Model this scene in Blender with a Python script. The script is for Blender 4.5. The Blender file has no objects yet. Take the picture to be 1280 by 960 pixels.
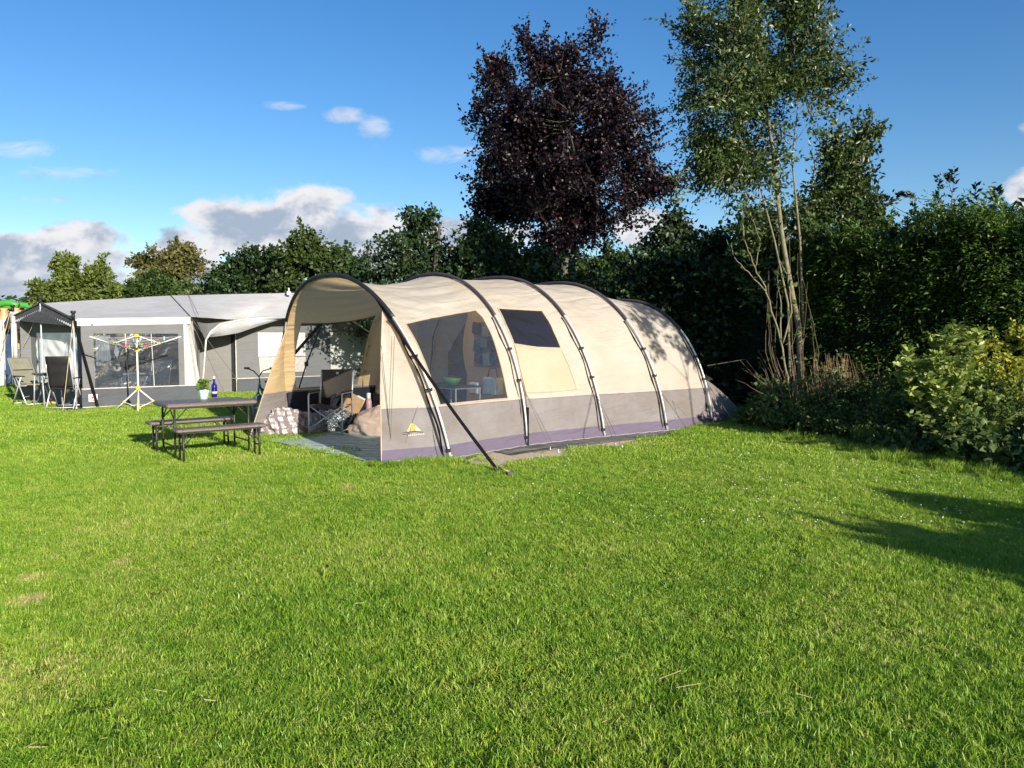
import bpy, math, random
import numpy as np
from mathutils import Vector, Matrix, noise
from mathutils.geometry import delaunay_2d_cdt
random.seed(7); RNG = np.random.default_rng(7)
SC = bpy.context.scene
COL = SC.collection
PI = math.pi
# ------------------------------------------------------------------ camera
FPX, PITCH, CAMZ = 961.0, math.atan2(60, 961), 1.45
cam = bpy.data.cameras.new('camera'); co = bpy.data.objects.new('camera', cam); COL.objects.link(co)
cam.sensor_width = 36; cam.lens = FPX / 1280 * 36; cam.clip_end = 2000; cam.clip_start = .05
co.location = (0, 0, CAMZ); co.rotation_euler = (PI / 2 - PITCH, 0, 0)
SC.camera = co
# ------------------------------------------------------------------ light
SUN_EL = math.radians(17)
SUN_DIR = Vector((.575, -.818, 0)).normalized() * math.cos(SUN_EL) + Vector((0, 0, math.sin(SUN_EL)))
sl = bpy.data.lights.new('sun', 'SUN'); so = bpy.data.objects.new('sun', sl); COL.objects.link(so)
sl.energy = 4.6; sl.angle = math.radians(.53); sl.color = (1, .915, .79)
so.rotation_euler = (-SUN_DIR).to_track_quat('-Z', 'Y').to_euler()
W = bpy.data.worlds.new('World'); SC.world = W; W.use_nodes = True
SC.view_settings.view_transform = 'Standard'; SC.view_settings.look = 'None'
SC.view_settings.exposure = .95; SC.view_settings.gamma = 1; SC.view_settings.use_curve_mapping = False
SC.render.engine = 'CYCLES'
cy = SC.cycles
cy.use_denoising = True; cy.denoiser = 'OPENIMAGEDENOISE'
cy.max_bounces = 8; cy.diffuse_bounces = 6; cy.glossy_bounces = 3; cy.transmission_bounces = 4; cy.transparent_max_bounces = 12
cy.caustics_reflective = False; cy.caustics_refractive = False
cy.use_adaptive_sampling = True; cy.adaptive_threshold = .015

def build_sky():
    nt = W.node_tree; nt.nodes.clear(); N = nt.nodes.new; L = nt.links.new
    out = N('ShaderNodeOutputWorld'); bg = N('ShaderNodeBackground'); L(bg.outputs[0], out.inputs[0])
    sky = N('ShaderNodeTexSky'); sky.sky_type = 'NISHITA'; sky.sun_disc = False
    sky.sun_elevation = SUN_EL; sky.sun_rotation = math.atan2(SUN_DIR.x, SUN_DIR.y)
    sky.air_density = 1.0; sky.dust_density = .5; sky.ozone_density = 2.6
    hs = N('ShaderNodeHueSaturation'); hs.inputs['Saturation'].default_value = 1.3; hs.inputs['Value'].default_value = 1.0; hs.inputs['Hue'].default_value = .507
    L(sky.outputs[0], hs.inputs['Color'])
    tc = N('ShaderNodeTexCoord'); sx = N('ShaderNodeSeparateXYZ'); L(tc.outputs['Generated'], sx.inputs[0])
    def m(op, a, b=None, c=None):
        n = N('ShaderNodeMath'); n.operation = op
        for i, v in enumerate((a, b, c)):
            if v is None: continue
            if isinstance(v, (int, float)): n.inputs[i].default_value = v
            else: L(v, n.inputs[i])
        return n.outputs[0]
    ysafe = m('MAXIMUM', sx.outputs[1], .03)
    X = m('DIVIDE', sx.outputs[0], ysafe); Z = m('DIVIDE', sx.outputs[2], ysafe)
    cv = N('ShaderNodeCombineXYZ'); L(X, cv.inputs[0]); L(Z, cv.inputs[1])
    def noi(scale, detail, rough, off=(0, 0, 0), dist=0., sc=(1, 1.5, 1)):
        mp = N('ShaderNodeMapping'); mp.inputs['Scale'].default_value = sc; mp.inputs['Location'].default_value = off
        L(cv.outputs[0], mp.inputs[0])
        n = N('ShaderNodeTexNoise'); n.inputs['Scale'].default_value = scale; n.inputs['Detail'].default_value = detail
        n.inputs['Roughness'].default_value = rough; n.inputs['Distortion'].default_value = dist
        L(mp.outputs[0], n.inputs[0]); return n.outputs[0]
    n1 = noi(9, 9, .58, (3.1, 1.7, 0), .25); n2 = noi(9, 9, .58, (3.1 + .022, 1.7 + .05, 0), .25)
    nb = noi(38, 6, .6, (1, 2, 0), .2)
    wsp = noi(16, 7, .62, (.3, 5, 0), .8, (1, 2.6, 1))
    # cumulus: centre and half axes on the sky, as slopes x/y and z/y
    def S(px, py): return ((px - 640) / 961, (420 - py) / 961)
    cum = [(340, 290, 120, 52), (390, 262, 75, 36), (455, 292, 70, 44), (265, 268, 60, 18), (240, 318, 66, 40), (50, 330, 230, 46), (110, 302, 70, 26), (20, 365, 190, 50),
           (440, 320, 110, 34), (170, 350, 150, 30), (820, 290, 60, 30), (1285, 245, 38, 34), (590, 300, 90, 30), (1130, 330, 120, 40), (-260, 330, 200, 70), (1600, 300, 260, 80)]
    thin = [(40, 192, 52, 14), (90, 221, 76, 11), (435, 151, 26, 11), (474, 168, 26, 18), (572, 196, 44, 13), (358, 138, 30, 6), (70, 252, 50, 5), (1276, 166, 20, 9), (-150, 150, 90, 20), (1500, 120, 120, 22)]
    def field(lst):
        tot = None
        for (px, py, rx, rz) in lst:
            x0, z0 = S(px, py)
            a = m('MULTIPLY', m('SUBTRACT', X, x0), 961 / rx); b = m('MULTIPLY', m('SUBTRACT', Z, z0), 961 / rz)
            f = m('SUBTRACT', 1.0, m('ADD', m('MULTIPLY', a, a), m('MULTIPLY', b, b)))
            tot = f if tot is None else m('SMOOTH_MAX', tot, f, .25)
        return m('MAXIMUM', tot, -1.5)
    def sstep(v, a, b):
        r = N('ShaderNodeMapRange'); r.interpolation_type = 'SMOOTHSTEP'; r.inputs[1].default_value = a; r.inputs[2].default_value = b; L(v, r.inputs[0]); return r.outputs[0]
    fc = field(cum); ft = field(thin)
    dens = m('ADD', m('MULTIPLY', fc, .74), m('ADD', m('MULTIPLY', m('SUBTRACT', n1, .5), 2.1), m('MULTIPLY', m('SUBTRACT', nb, .5), .6)))
    mc = sstep(dens, .02, .46)
    dt = m('ADD', m('MULTIPLY', ft, .5), m('MULTIPLY', m('SUBTRACT', wsp, .5), 2.2))
    mt = m('MULTIPLY', sstep(dt, .0, .95), .6)
    front = m('GREATER_THAN', sx.outputs[1], .05)
    mask = m('MULTIPLY', m('MAXIMUM', mc, mt), front)
    # cloud relief: thicker, lower bellies are grey, tops towards the sun white
    rel = m('ADD', m('MULTIPLY', m('SUBTRACT', n2, n1), 3.0), m('ADD', .58, m('MULTIPLY', m('SUBTRACT', dens, .5), -.2)))
    rel = m('ADD', rel, m('MULTIPLY', m('SUBTRACT', nb, .5), .9))
    lowg = sstep(Z, .03, .12)
    sh = m('MULTIPLY', sstep(rel, .15, .95), m('ADD', .55, m('MULTIPLY', lowg, .45)))
    cr = N('ShaderNodeMix'); cr.data_type = 'RGBA'; L(sh, cr.inputs[0])
    cr.inputs[6].default_value = (2.4, 2.9, 3.7, 1); cr.inputs[7].default_value = (5.3, 5.25, 5.4, 1)
    mx = N('ShaderNodeMix'); mx.data_type = 'RGBA'; L(mask, mx.inputs[0]); L(hs.outputs[0], mx.inputs[6]); L(cr.outputs[2], mx.inputs[7])
    L(mx.outputs[2], bg.inputs[0]); bg.inputs[1].default_value = .087
build_sky()

# ------------------------------------------------------------------ placing and projecting
def ray(px, py):
    u = (px - 640) / FPX; v = (480 - py) / FPX
    return Vector((u, v * math.sin(PITCH) + math.cos(PITCH), v * math.cos(PITCH) - math.sin(PITCH)))
def G(px, py, z=0.):
    d = ray(px, py); return d * ((z - CAMZ) / d.z) + Vector((0, 0, CAMZ))
def AT(px, py, y):
    d = ray(px, py); return d * (y / d.y) + Vector((0, 0, CAMZ))
def PX(P):
    q = Vector(P) - Vector((0, 0, CAMZ)); d = q.y * math.cos(PITCH) - q.z * math.sin(PITCH); v = q.y * math.sin(PITCH) + q.z * math.cos(PITCH)
    return 640 + FPX * q.x / d, 480 - FPX * v / d
V = Vector

# ------------------------------------------------------------------ mesh builder
class MB:
    def __init__(s): s.v = []; s.f = []
    def add(s, vs, fs):
        o = len(s.v); s.v += [tuple(p) for p in vs]; s.f += [tuple(i + o for i in f) for f in fs]; return s
    def poly(s, *p): return s.add(p, [tuple(range(len(p)))])
    def grid(s, fn, nu, nv):
        vs = [fn(i / nu, j / nv) for i in range(nu + 1) for j in range(nv + 1)]
        fs = [(i * (nv + 1) + j, (i + 1) * (nv + 1) + j, (i + 1) * (nv + 1) + j + 1, i * (nv + 1) + j + 1) for i in range(nu) for j in range(nv)]
        return s.add(vs, fs)
    def box(s, c, d, R=None):
        c = V(c); x, y, z = (k / 2 for k in d)
        vs = [V((a * x, b * y, e * z)) for a in (-1, 1) for b in (-1, 1) for e in (-1, 1)]
        if R is not None: vs = [R @ p for p in vs]
        return s.add([c + p for p in vs], [(0, 1, 3, 2), (4, 6, 7, 5), (0, 4, 5, 1), (2, 3, 7, 6), (0, 2, 6, 4), (1, 5, 7, 3)])
    def rbox(s, c, d, r=.01, R=None, seg=2):
        # box with rounded vertical edges and a softened top and bottom edge
        c = V(c); hx, hy, hz = d[0] / 2, d[1] / 2, d[2] / 2; ring = []
        for qx, qy, a0 in ((1, 1, 0), (-1, 1, 1), (-1, -1, 2), (1, -1, 3)):
            for k in range(seg + 1):
                a = (a0 + k / seg) * PI / 2; ring.append((qx * (hx - r) , qy * (hy - r), math.cos(a), math.sin(a)))
        n = len(ring); vs = []; q = min(r, hz) * .6
        for z, rr in ((-hz, r - q), (-hz + q, r), (hz - q, r), (hz, r - q)):
            vs += [V((x + rr * cx, y + rr * sy, z)) for x, y, cx, sy in ring]
        fs = [(k * n + i, k * n + (i + 1) % n, (k + 1) * n + (i + 1) % n, (k + 1) * n + i) for k in range(3) for i in range(n)]
        fs += [tuple(range(n))[::-1], tuple(range(3 * n, 4 * n))]
        if R is not None: vs = [R @ p for p in vs]
        return s.add([c + p for p in vs], fs)
    def beam(s, p, q, w, h=None, up=(0, 0, 1)):
        p, q = V(p), V(q); h = h or w; d = (q - p).normalized(); u = V(up)
        if abs(d.dot(u)) > .95: u = V((1, 0, 0))
        x = d.cross(u).normalized(); y = x.cross(d).normalized()
        R = Matrix((x, d, y)).transposed(); return s.box((p + q) / 2, (w, (q - p).length, h), R)
    def tube(s, pts, r, n=7, cap=True):
        pts = [V(p) for p in pts]; m = len(pts); rs = r if hasattr(r, '__len__') else [r] * m
        vs = []; t0 = (pts[1] - pts[0]).normalized(); u = t0.orthogonal().normalized()
        for i, p in enumerate(pts):
            t = (pts[min(i + 1, m - 1)] - pts[max(i - 1, 0)])
            t = t.normalized() if t.length > 1e-9 else t0
            u = (u - t * u.dot(t)); u = u.normalized() if u.length > 1e-6 else t.orthogonal().normalized(); w = t.cross(u)
            vs += [p + (u * math.cos(2 * PI * k / n) + w * math.sin(2 * PI * k / n)) * rs[i] for k in range(n)]
        fs = [(i * n + k, i * n + (k + 1) % n, (i + 1) * n + (k + 1) % n, (i + 1) * n + k) for i in range(m - 1) for k in range(n)]
        if cap: fs += [tuple(range(n))[::-1], tuple(range((m - 1) * n, m * n))]
        return s.add(vs, fs)
    def lathe(s, prof, c=(0, 0, 0), n=20):
        c = V(c); vs = [c + V((r * math.cos(2 * PI * k / n), r * math.sin(2 * PI * k / n), z)) for r, z in prof for k in range(n)]
        m = len(prof); fs = [(i * n + k, i * n + (k + 1) % n, (i + 1) * n + (k + 1) % n, (i + 1) * n + k) for i in range(m - 1) for k in range(n)]
        fs += [tuple(range(n))[::-1], tuple(range((m - 1) * n, m * n))]
        return s.add(vs, fs)
    def ball(s, c, r, n=8):
        rr = r if hasattr(r, '__len__') else (r, r, r); c = V(c)
        vs = []; m = n
        for i in range(m + 1):
            a = PI * i / m
            for k in range(2 * n):
                b = PI * k / n; vs.append(c + V((rr[0] * math.sin(a) * math.cos(b), rr[1] * math.sin(a) * math.sin(b), rr[2] * math.cos(a))))
        return s.add(vs, [(i * 2 * n + k, i * 2 * n + (k + 1) % (2 * n), (i + 1) * 2 * n + (k + 1) % (2 * n), (i + 1) * 2 * n + k) for i in range(m) for k in range(2 * n)])
    def build(s, name, mat, parent=None, smooth=False, solid=0):
        me = bpy.data.meshes.new(name); me.from_pydata(s.v, [], s.f); me.update()
        if smooth: me.polygons.foreach_set('use_smooth', [True] * len(me.polygons))
        me.materials.append(mat); o = bpy.data.objects.new(name, me); COL.objects.link(o)
        if parent is not None: o.parent = parent
        if solid:
            md = o.modifiers.new('thick', 'SOLIDIFY'); md.thickness = solid; md.offset = 0
        return o
def tag(o, label=None, cat=None, group=None, kind=None):
    for k, v in (('label', label), ('category', cat), ('group', group), ('kind', kind)):
        if v: o[k] = v
    return o
def thing(name, label, cat, loc=(0, 0, 0), rz=0, group=None):
    o = bpy.data.objects.new(name, None); o.empty_display_size = .1; COL.objects.link(o); o.location = loc; o.rotation_euler = (0, 0, rz)
    return tag(o, label, cat, group)
def world_parts(root):
    """parts of this thing are given in world coordinates: undo the root's own placing"""
    bpy.context.view_layer.update(); inv = root.matrix_world.inverted()
    for c in root.children: c.matrix_local = inv @ c.matrix_local
def face_out(o, away):
    """turn all faces so that their outer side looks away from a point, or along a direction"""
    me = o.data; n = len(me.polygons); c = np.empty(n * 3, np.float32); k = np.empty(n * 3, np.float32); me.polygons.foreach_get('center', c); me.polygons.foreach_get('normal', k)
    a = np.array(away, np.float32); d = c.reshape(-1, 3) - a if len(away) == 3 and away[2] != 99 else np.tile(np.array([a[0], a[1], 0]), (n, 1))
    if (d * k.reshape(-1, 3)).sum() < 0: me.flip_normals()
    return o
def copy_tree(o, parent=None):
    c = o.copy(); COL.objects.link(c)
    if parent is not None: c.parent = parent
    for ch in [k for k in o.children]: copy_tree(ch, c)
    return c

# ------------------------------------------------------------------ materials
def newmat(name):
    m = bpy.data.materials.new(name); m.use_nodes = True; nt = m.node_tree; nt.nodes.clear()
    return m, nt, nt.nodes.new, nt.links.new
def rgb(*c): return (c[0], c[1], c[2], 1)
def M(name, col, rough=.6, var=.18, scale=14., bump=.15, bscale=None, metal=0., spec=.4, trans=0., stretch=(1, 1, 1), col2=None, alpha=None, coat=0.):
    m, nt, N, L = newmat(name)
    out = N('ShaderNodeOutputMaterial'); b = N('ShaderNodeBsdfPrincipled')
    tc = N('ShaderNodeTexCoord'); mp = N('ShaderNodeMapping'); mp.inputs['Scale'].default_value = stretch; L(tc.outputs['Object'], mp.inputs[0])
    n = N('ShaderNodeTexNoise'); n.inputs['Scale'].default_value = scale; n.inputs['Detail'].default_value = 6; n.inputs['Roughness'].default_value = .6; L(mp.outputs[0], n.inputs[0])
    mx = N('ShaderNodeMix'); mx.data_type = 'RGBA'
    mr = N('ShaderNodeMapRange'); mr.inputs[1].default_value = .3; mr.inputs[2].default_value = .7; L(n.outputs[0], mr.inputs[0]); L(mr.outputs[0], mx.inputs[0])
    a = [c * (1 - var) for c in col]; z = [min(1, c * (1 + var)) for c in col] if col2 is None else col2
    mx.inputs[6].default_value = rgb(*a); mx.inputs[7].default_value = rgb(*z); L(mx.outputs[2], b.inputs['Base Color'])
    b.inputs['Roughness'].default_value = rough; b.inputs['Metallic'].default_value = metal; b.inputs['Specular IOR Level'].default_value = spec; b.inputs['Coat Weight'].default_value = coat
    if bump:
        n2 = N('ShaderNodeTexNoise'); n2.inputs['Scale'].default_value = bscale or scale * 6; n2.inputs['Detail'].default_value = 4; L(mp.outputs[0], n2.inputs[0])
        bp = N('ShaderNodeBump'); bp.inputs['Strength'].default_value = bump; bp.inputs['Distance'].default_value = .01; L(n2.outputs[0], bp.inputs['Height']); L(bp.outputs[0], b.inputs['Normal'])
    sh = b.outputs[0]
    if trans:
        t = N('ShaderNodeBsdfTranslucent'); L(mx.outputs[2], t.inputs[0]); ms = N('ShaderNodeMixShader'); ms.inputs[0].default_value = trans; L(sh, ms.inputs[1]); L(t.outputs[0], ms.inputs[2]); sh = ms.outputs[0]
    if alpha is not None:
        t = N('ShaderNodeBsdfTransparent'); ms = N('ShaderNodeMixShader'); ms.inputs[0].default_value = alpha; L(t.outputs[0], ms.inputs[1]); L(sh, ms.inputs[2]); sh = ms.outputs[0]
    L(sh, out.inputs[0]); return m
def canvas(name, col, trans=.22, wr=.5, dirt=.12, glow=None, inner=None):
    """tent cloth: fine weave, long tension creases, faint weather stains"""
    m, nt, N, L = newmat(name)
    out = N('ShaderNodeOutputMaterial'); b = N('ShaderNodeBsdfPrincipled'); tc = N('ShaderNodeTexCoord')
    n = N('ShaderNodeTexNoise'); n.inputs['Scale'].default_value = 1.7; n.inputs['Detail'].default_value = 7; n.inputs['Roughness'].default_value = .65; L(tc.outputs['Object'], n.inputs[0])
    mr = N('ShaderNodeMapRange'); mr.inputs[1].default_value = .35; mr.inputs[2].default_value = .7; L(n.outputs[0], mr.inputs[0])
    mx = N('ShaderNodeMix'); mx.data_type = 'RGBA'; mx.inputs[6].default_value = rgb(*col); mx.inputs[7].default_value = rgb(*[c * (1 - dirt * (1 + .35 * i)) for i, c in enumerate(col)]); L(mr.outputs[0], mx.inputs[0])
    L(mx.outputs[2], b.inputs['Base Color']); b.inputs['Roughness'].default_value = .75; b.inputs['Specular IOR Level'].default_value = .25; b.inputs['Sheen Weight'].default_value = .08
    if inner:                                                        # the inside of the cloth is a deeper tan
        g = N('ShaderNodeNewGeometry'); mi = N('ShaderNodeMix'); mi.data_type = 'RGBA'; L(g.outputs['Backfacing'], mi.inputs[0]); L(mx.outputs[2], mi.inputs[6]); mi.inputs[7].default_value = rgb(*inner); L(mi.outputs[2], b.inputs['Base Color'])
    # creases: noise stretched along two slanting directions
    acc = None
    for rot, sc, st in ((.12, (1.0, 2.2, 7), 1.), (-.35, (1.3, 2.5, 5), .6)):
        m0 = N('ShaderNodeMapping'); m0.inputs['Rotation'].default_value = (0, 0, -math.radians(43)); L(tc.outputs['Object'], m0.inputs[0])
        m1 = N('ShaderNodeMapping'); m1.inputs['Rotation'].default_value = (0, rot, 0); L(m0.outputs[0], m1.inputs[0])
        mp = N('ShaderNodeMapping'); mp.inputs['Scale'].default_value = sc; L(m1.outputs[0], mp.inputs[0])
        k = N('ShaderNodeTexNoise'); k.inputs['Scale'].default_value = 1.4; k.inputs['Detail'].default_value = 3; k.inputs['Distortion'].default_value = .5; L(mp.outputs[0], k.inputs[0])
        q = N('ShaderNodeMath'); q.operation = 'MULTIPLY_ADD'; L(k.outputs[0], q.inputs[0]); q.inputs[1].default_value = st
        if acc is None: q.inputs[2].default_value = 0
        else: L(acc, q.inputs[2])
        acc = q.outputs[0]
    bp = N('ShaderNodeBump'); bp.inputs['Strength'].default_value = wr; bp.inputs['Distance'].default_value = .06; L(acc, bp.inputs['Height'])
    w = N('ShaderNodeTexNoise'); w.inputs['Scale'].default_value = 420; L(tc.outputs['Object'], w.inputs[0])
    bp2 = N('ShaderNodeBump'); bp2.inputs['Strength'].default_value = .15; bp2.inputs['Distance'].default_value = .002; L(w.outputs[0], bp2.inputs['Height']); L(bp.outputs[0], bp2.inputs['Normal'])
    L(bp2.outputs[0], b.inputs['Normal'])
    t = N('ShaderNodeBsdfTranslucent'); L(mx.outputs[2], t.inputs[0]); ms = N('ShaderNodeMixShader'); ms.inputs[0].default_value = trans; L(b.outputs[0], ms.inputs[1]); L(t.outputs[0], ms.inputs[2])
    if glow: nt.links.remove(t.inputs[0].links[0]); t.inputs[0].default_value = rgb(*glow)
    L(ms.outputs[0], out.inputs[0]); return m
def film(name, tint=(.8, .83, .86), clear=.75, rough=.12, wr=.6, wscale=3., haze=(.5, .52, .55), hz=.12):
    """clear tent plastic: transparent, a little milky, rippled reflections"""
    m, nt, N, L = newmat(name)
    out = N('ShaderNodeOutputMaterial'); tc = N('ShaderNodeTexCoord')
    tr = N('ShaderNodeBsdfTransparent'); tr.inputs[0].default_value = rgb(*tint)
    df = N('ShaderNodeBsdfDiffuse'); df.inputs[0].default_value = rgb(*haze)
    gl = N('ShaderNodeBsdfGlossy'); gl.inputs['Roughness'].default_value = rough
    mp = N('ShaderNodeMapping'); mp.inputs['Rotation'].default_value = (0, .5, .6); mp.inputs['Scale'].default_value = (1, 2.2, 1.4); L(tc.outputs['Object'], mp.inputs[0])
    n = N('ShaderNodeTexNoise'); n.inputs['Scale'].default_value = wscale; n.inputs['Detail'].default_value = 3; n.inputs['Distortion'].default_value = 1.2; L(mp.outputs[0], n.inputs[0])
    bp = N('ShaderNodeBump'); bp.inputs['Strength'].default_value = wr; bp.inputs['Distance'].default_value = .08; L(n.outputs[0], bp.inputs['Height']); L(bp.outputs[0], gl.inputs['Normal'])
    m1 = N('ShaderNodeMixShader'); m1.inputs[0].default_value = hz; L(tr.outputs[0], m1.inputs[1]); L(df.outputs[0], m1.inputs[2])
    fr = N('ShaderNodeLayerWeight'); L(bp.outputs[0], fr.inputs['Normal'])
    pw = N('ShaderNodeMath'); pw.operation = 'POWER'; L(fr.outputs['Facing'], pw.inputs[0]); pw.inputs[1].default_value = 3.5
    ad = N('ShaderNodeMath'); ad.operation = 'MULTIPLY_ADD'; L(pw.outputs[0], ad.inputs[0]); ad.inputs[1].default_value = .55; ad.inputs[2].default_value = .05 + (1 - clear) * .25
    m2 = N('ShaderNodeMixShader'); L(ad.outputs[0], m2.inputs[0]); L(m1.outputs[0], m2.inputs[1]); L(gl.outputs[0], m2.inputs[2])
    L(m2.outputs[0], out.inputs[0]); return m
def leafmat(name, c1, c2, trans=.3, rough=.5, spec=.35, c3=None, back=None):
    m, nt, N, L = newmat(name)
    out = N('ShaderNodeOutputMaterial'); b = N('ShaderNodeBsdfPrincipled'); g = N('ShaderNodeNewGeometry')
    rp = N('ShaderNodeValToRGB'); e = rp.color_ramp.elements; e[0].color = rgb(*c1); e[1].color = rgb(*c2)
    if c3: k = e.new(.9); k.color = rgb(*c2); e[-1].color = rgb(*c3)
    L(g.outputs['Random Per Island'], rp.inputs[0])
    # big patches of lighter and darker growth
    n = N('ShaderNodeTexNoise'); n.inputs['Scale'].default_value = 1.1; n.inputs['Detail'].default_value = 3; L(g.outputs['Position'], n.inputs[0])
    mr = N('ShaderNodeMapRange'); mr.inputs[1].default_value = .3; mr.inputs[2].default_value = .7; mr.inputs[3].default_value = .72; mr.inputs[4].default_value = 1.25; L(n.outputs[0], mr.inputs[0])
    mu = N('ShaderNodeVectorMath'); mu.operation = 'SCALE'; L(rp.outputs[0], mu.inputs[0]); L(mr.outputs[0], mu.inputs['Scale'])
    L(mu.outputs[0], b.inputs['Base Color']); b.inputs['Roughness'].default_value = rough; b.inputs['Specular IOR Level'].default_value = spec
    t = N('ShaderNodeBsdfTranslucent'); L(mu.outputs[0], t.inputs[0]); ms = N('ShaderNodeMixShader'); ms.inputs[0].default_value = trans; L(b.outputs[0], ms.inputs[1]); L(t.outputs[0], ms.inputs[2])
    L(ms.outputs[0], out.inputs[0]); return m

MT = {}
MT['cream'] = canvas('cream_cotton', (.69, .65, .57), .48, .65, glow=(.96, .68, .36), inner=(.74, .52, .27))
MT['cover'] = canvas('tan_window_cover', (.66, .58, .45), .48, .5, glow=(.85, .64, .40))
MT['taupe'] = canvas('taupe_polyester', (.222, .208, .212), .10, .5, .25)
MT['purple'] = canvas('purple_groundsheet', (.125, .105, .155), .05, .8)
MT['navy'] = canvas('navy_groundsheet', (.018, .02, .035), 0, .6)
MT['blacksheet'] = canvas('black_groundsheet', (.02, .02, .022), 0, .8)
MT['sleeve'] = M('dark_pole_sleeve', (.05, .042, .055), .7, bump=.3, scale=8)
MT['steel'] = M('silver_steel', (.66, .66, .66), .35, .1, metal=.45, bump=.02)
MT['alu'] = M('satin_aluminium', (.58, .58, .59), .35, .1, metal=.45, bump=.02)
MT['black'] = M('black_plastic', (.018, .018, .02), .45)
MT['strap'] = M('black_webbing', (.006, .006, .008), .85, bump=.3, spec=.15)
MT['rope'] = M('grey_cord', (.10, .095, .085), .8)
MT['ropewhite'] = M('pale_cord', (.55, .53, .47), .8)
MT['hem'] = M('grey_hem_cord', (.27, .26, .25), .8)
MT['ropeyellow'] = M('yellow_cord', (.55, .47, .25), .8)
MT['film'] = film('clear_window_plastic', (.60, .64, .70), .8, .08, .45, 2.2, (.15, .17, .20), .10)
MT['filmclear'] = film('clear_far_window_plastic', (.80, .83, .86), .95, .15, .12, 1.5, (.3, .32, .34), .05)
MT['filmdark'] = film('tinted_window_plastic', (.10, .105, .12), .8, .12, .3, 2., (.03, .03, .035), .5)
# ================================================================== THE GROUND
TA = math.radians(43); AX = V((math.cos(TA), math.sin(TA), 0)); PR = V((-math.sin(TA), math.cos(TA), 0))
TO = V((-.74, 8.95, 0))                                   # near foot of the front hoop
def T(a, c, z=0.): return TO + AX * a + PR * c + V((0, 0, z))
RUG = [T(-.82, .22), T(-.86, 3.12), T(1.5, 3.2), T(1.5, .3)]
PAD = [G(580, 577), G(592, 581), G(626, 584.5), G(640, 580), G(666, 575.5), G(682, 574.5), G(722, 567), G(738, 563.5), G(780, 560.5), G(826, 549), G(838, 544), G(823, 542), G(750, 548), G(700, 552), G(660, 558), G(605, 568)]
SHEET = [G(640, 570.5), G(665, 565.5), G(682, 565), G(720, 560.5), G(752, 555.5), G(800, 549.5), G(834, 545), G(870, 541.5), G(860, 536), G(800, 538), G(740, 545), G(655, 553), G(600, 562)]
MAT = [G(9, 491), G(22, 500), G(57, 513.5), G(104, 512.5), T(-6, 9) * 0 + V((-7.0, 17.6, 0)), V((-9.6, 20.2, 0)), V((-12.4, 19.9, 0))]

def lawn_material():
    m, nt, N, L = newmat('lawn_soil_and_thatch')
    out = N('ShaderNodeOutputMaterial'); b = N('ShaderNodeBsdfPrincipled'); g = N('ShaderNodeNewGeometry')
    n = N('ShaderNodeTexNoise'); n.inputs['Scale'].default_value = .7; n.inputs['Detail'].default_value = 8; n.inputs['Roughness'].default_value = .7; L(g.outputs['Position'], n.inputs[0])
    f = N('ShaderNodeTexNoise'); f.inputs['Scale'].default_value = 45; f.inputs['Detail'].default_value = 6; L(g.outputs['Position'], f.inputs[0])
    r = N('ShaderNodeValToRGB'); e = r.color_ramp.elements; e[0].position = .3; e[0].color = rgb(.08, .12, .015); e[1].position = .72; e[1].color = rgb(.17, .20, .035)
    k = e.new(.5); k.color = rgb(.11, .17, .018)
    ad = N('ShaderNodeMath'); ad.operation = 'MULTIPLY_ADD'; L(f.outputs[0], ad.inputs[0]); ad.inputs[1].default_value = .5; ad.inputs[2].default_value = -.25
    a2 = N('ShaderNodeMath'); L(n.outputs[0], a2.inputs[0]); L(ad.outputs[0], a2.inputs[1]); L(a2.outputs[0], r.inputs[0])
    L(r.outputs[0], b.inputs['Base Color']); b.inputs['Roughness'].default_value = .9; b.inputs['Specular IOR Level'].default_value = .1
    bp = N('ShaderNodeBump'); bp.inputs['Strength'].default_value = .9; bp.inputs['Distance'].default_value = .05; L(f.outputs[0], bp.inputs['Height']); L(bp.outputs[0], b.inputs['Normal'])
    L(b.outputs[0], out.inputs[0]); return m
def lawn():
    m = MB(); rings = [0, 3, 6, 10, 16, 25, 40, 70, 130, 300, 700]; n = 48
    m.add([(0, 0, 0)] + [(r * math.cos(2 * PI * k / n), r * math.sin(2 * PI * k / n), 0) for r in rings[1:] for k in range(n)],
          [(0, 1 + k, 1 + (k + 1) % n) for k in range(n)] + [(1 + i * n + k, 1 + (i + 1) * n + k, 1 + (i + 1) * n + (k + 1) % n, 1 + i * n + (k + 1) % n) for i in range(len(rings) - 2) for k in range(n)])
    tag(m.build('lawn', lawn_material()), kind='structure')
lawn()
def gravel_pad():
    mt = M('sandy_gravel', (.56, .45, .32), .95, .3, 60, .35, 260, spec=.15)
    m = MB(); N_ = len(PAD); c = sum(PAD, V()) / N_
    rim = []
    for i in range(N_):
        for k in range(6):
            p = PAD[i].lerp(PAD[(i + 1) % N_], k / 6); w = noise.noise(p * 5) * .05; rim.append(c + (p - c) * (1 + w) + V((0, 0, .004)))
    m.add([c + V((0, 0, .014))] + rim, [(0, 1 + i, 1 + (i + 1) % len(rim)) for i in range(len(rim))])
    tag(m.build('gravel_path', mt), kind='structure')
gravel_pad()

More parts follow.
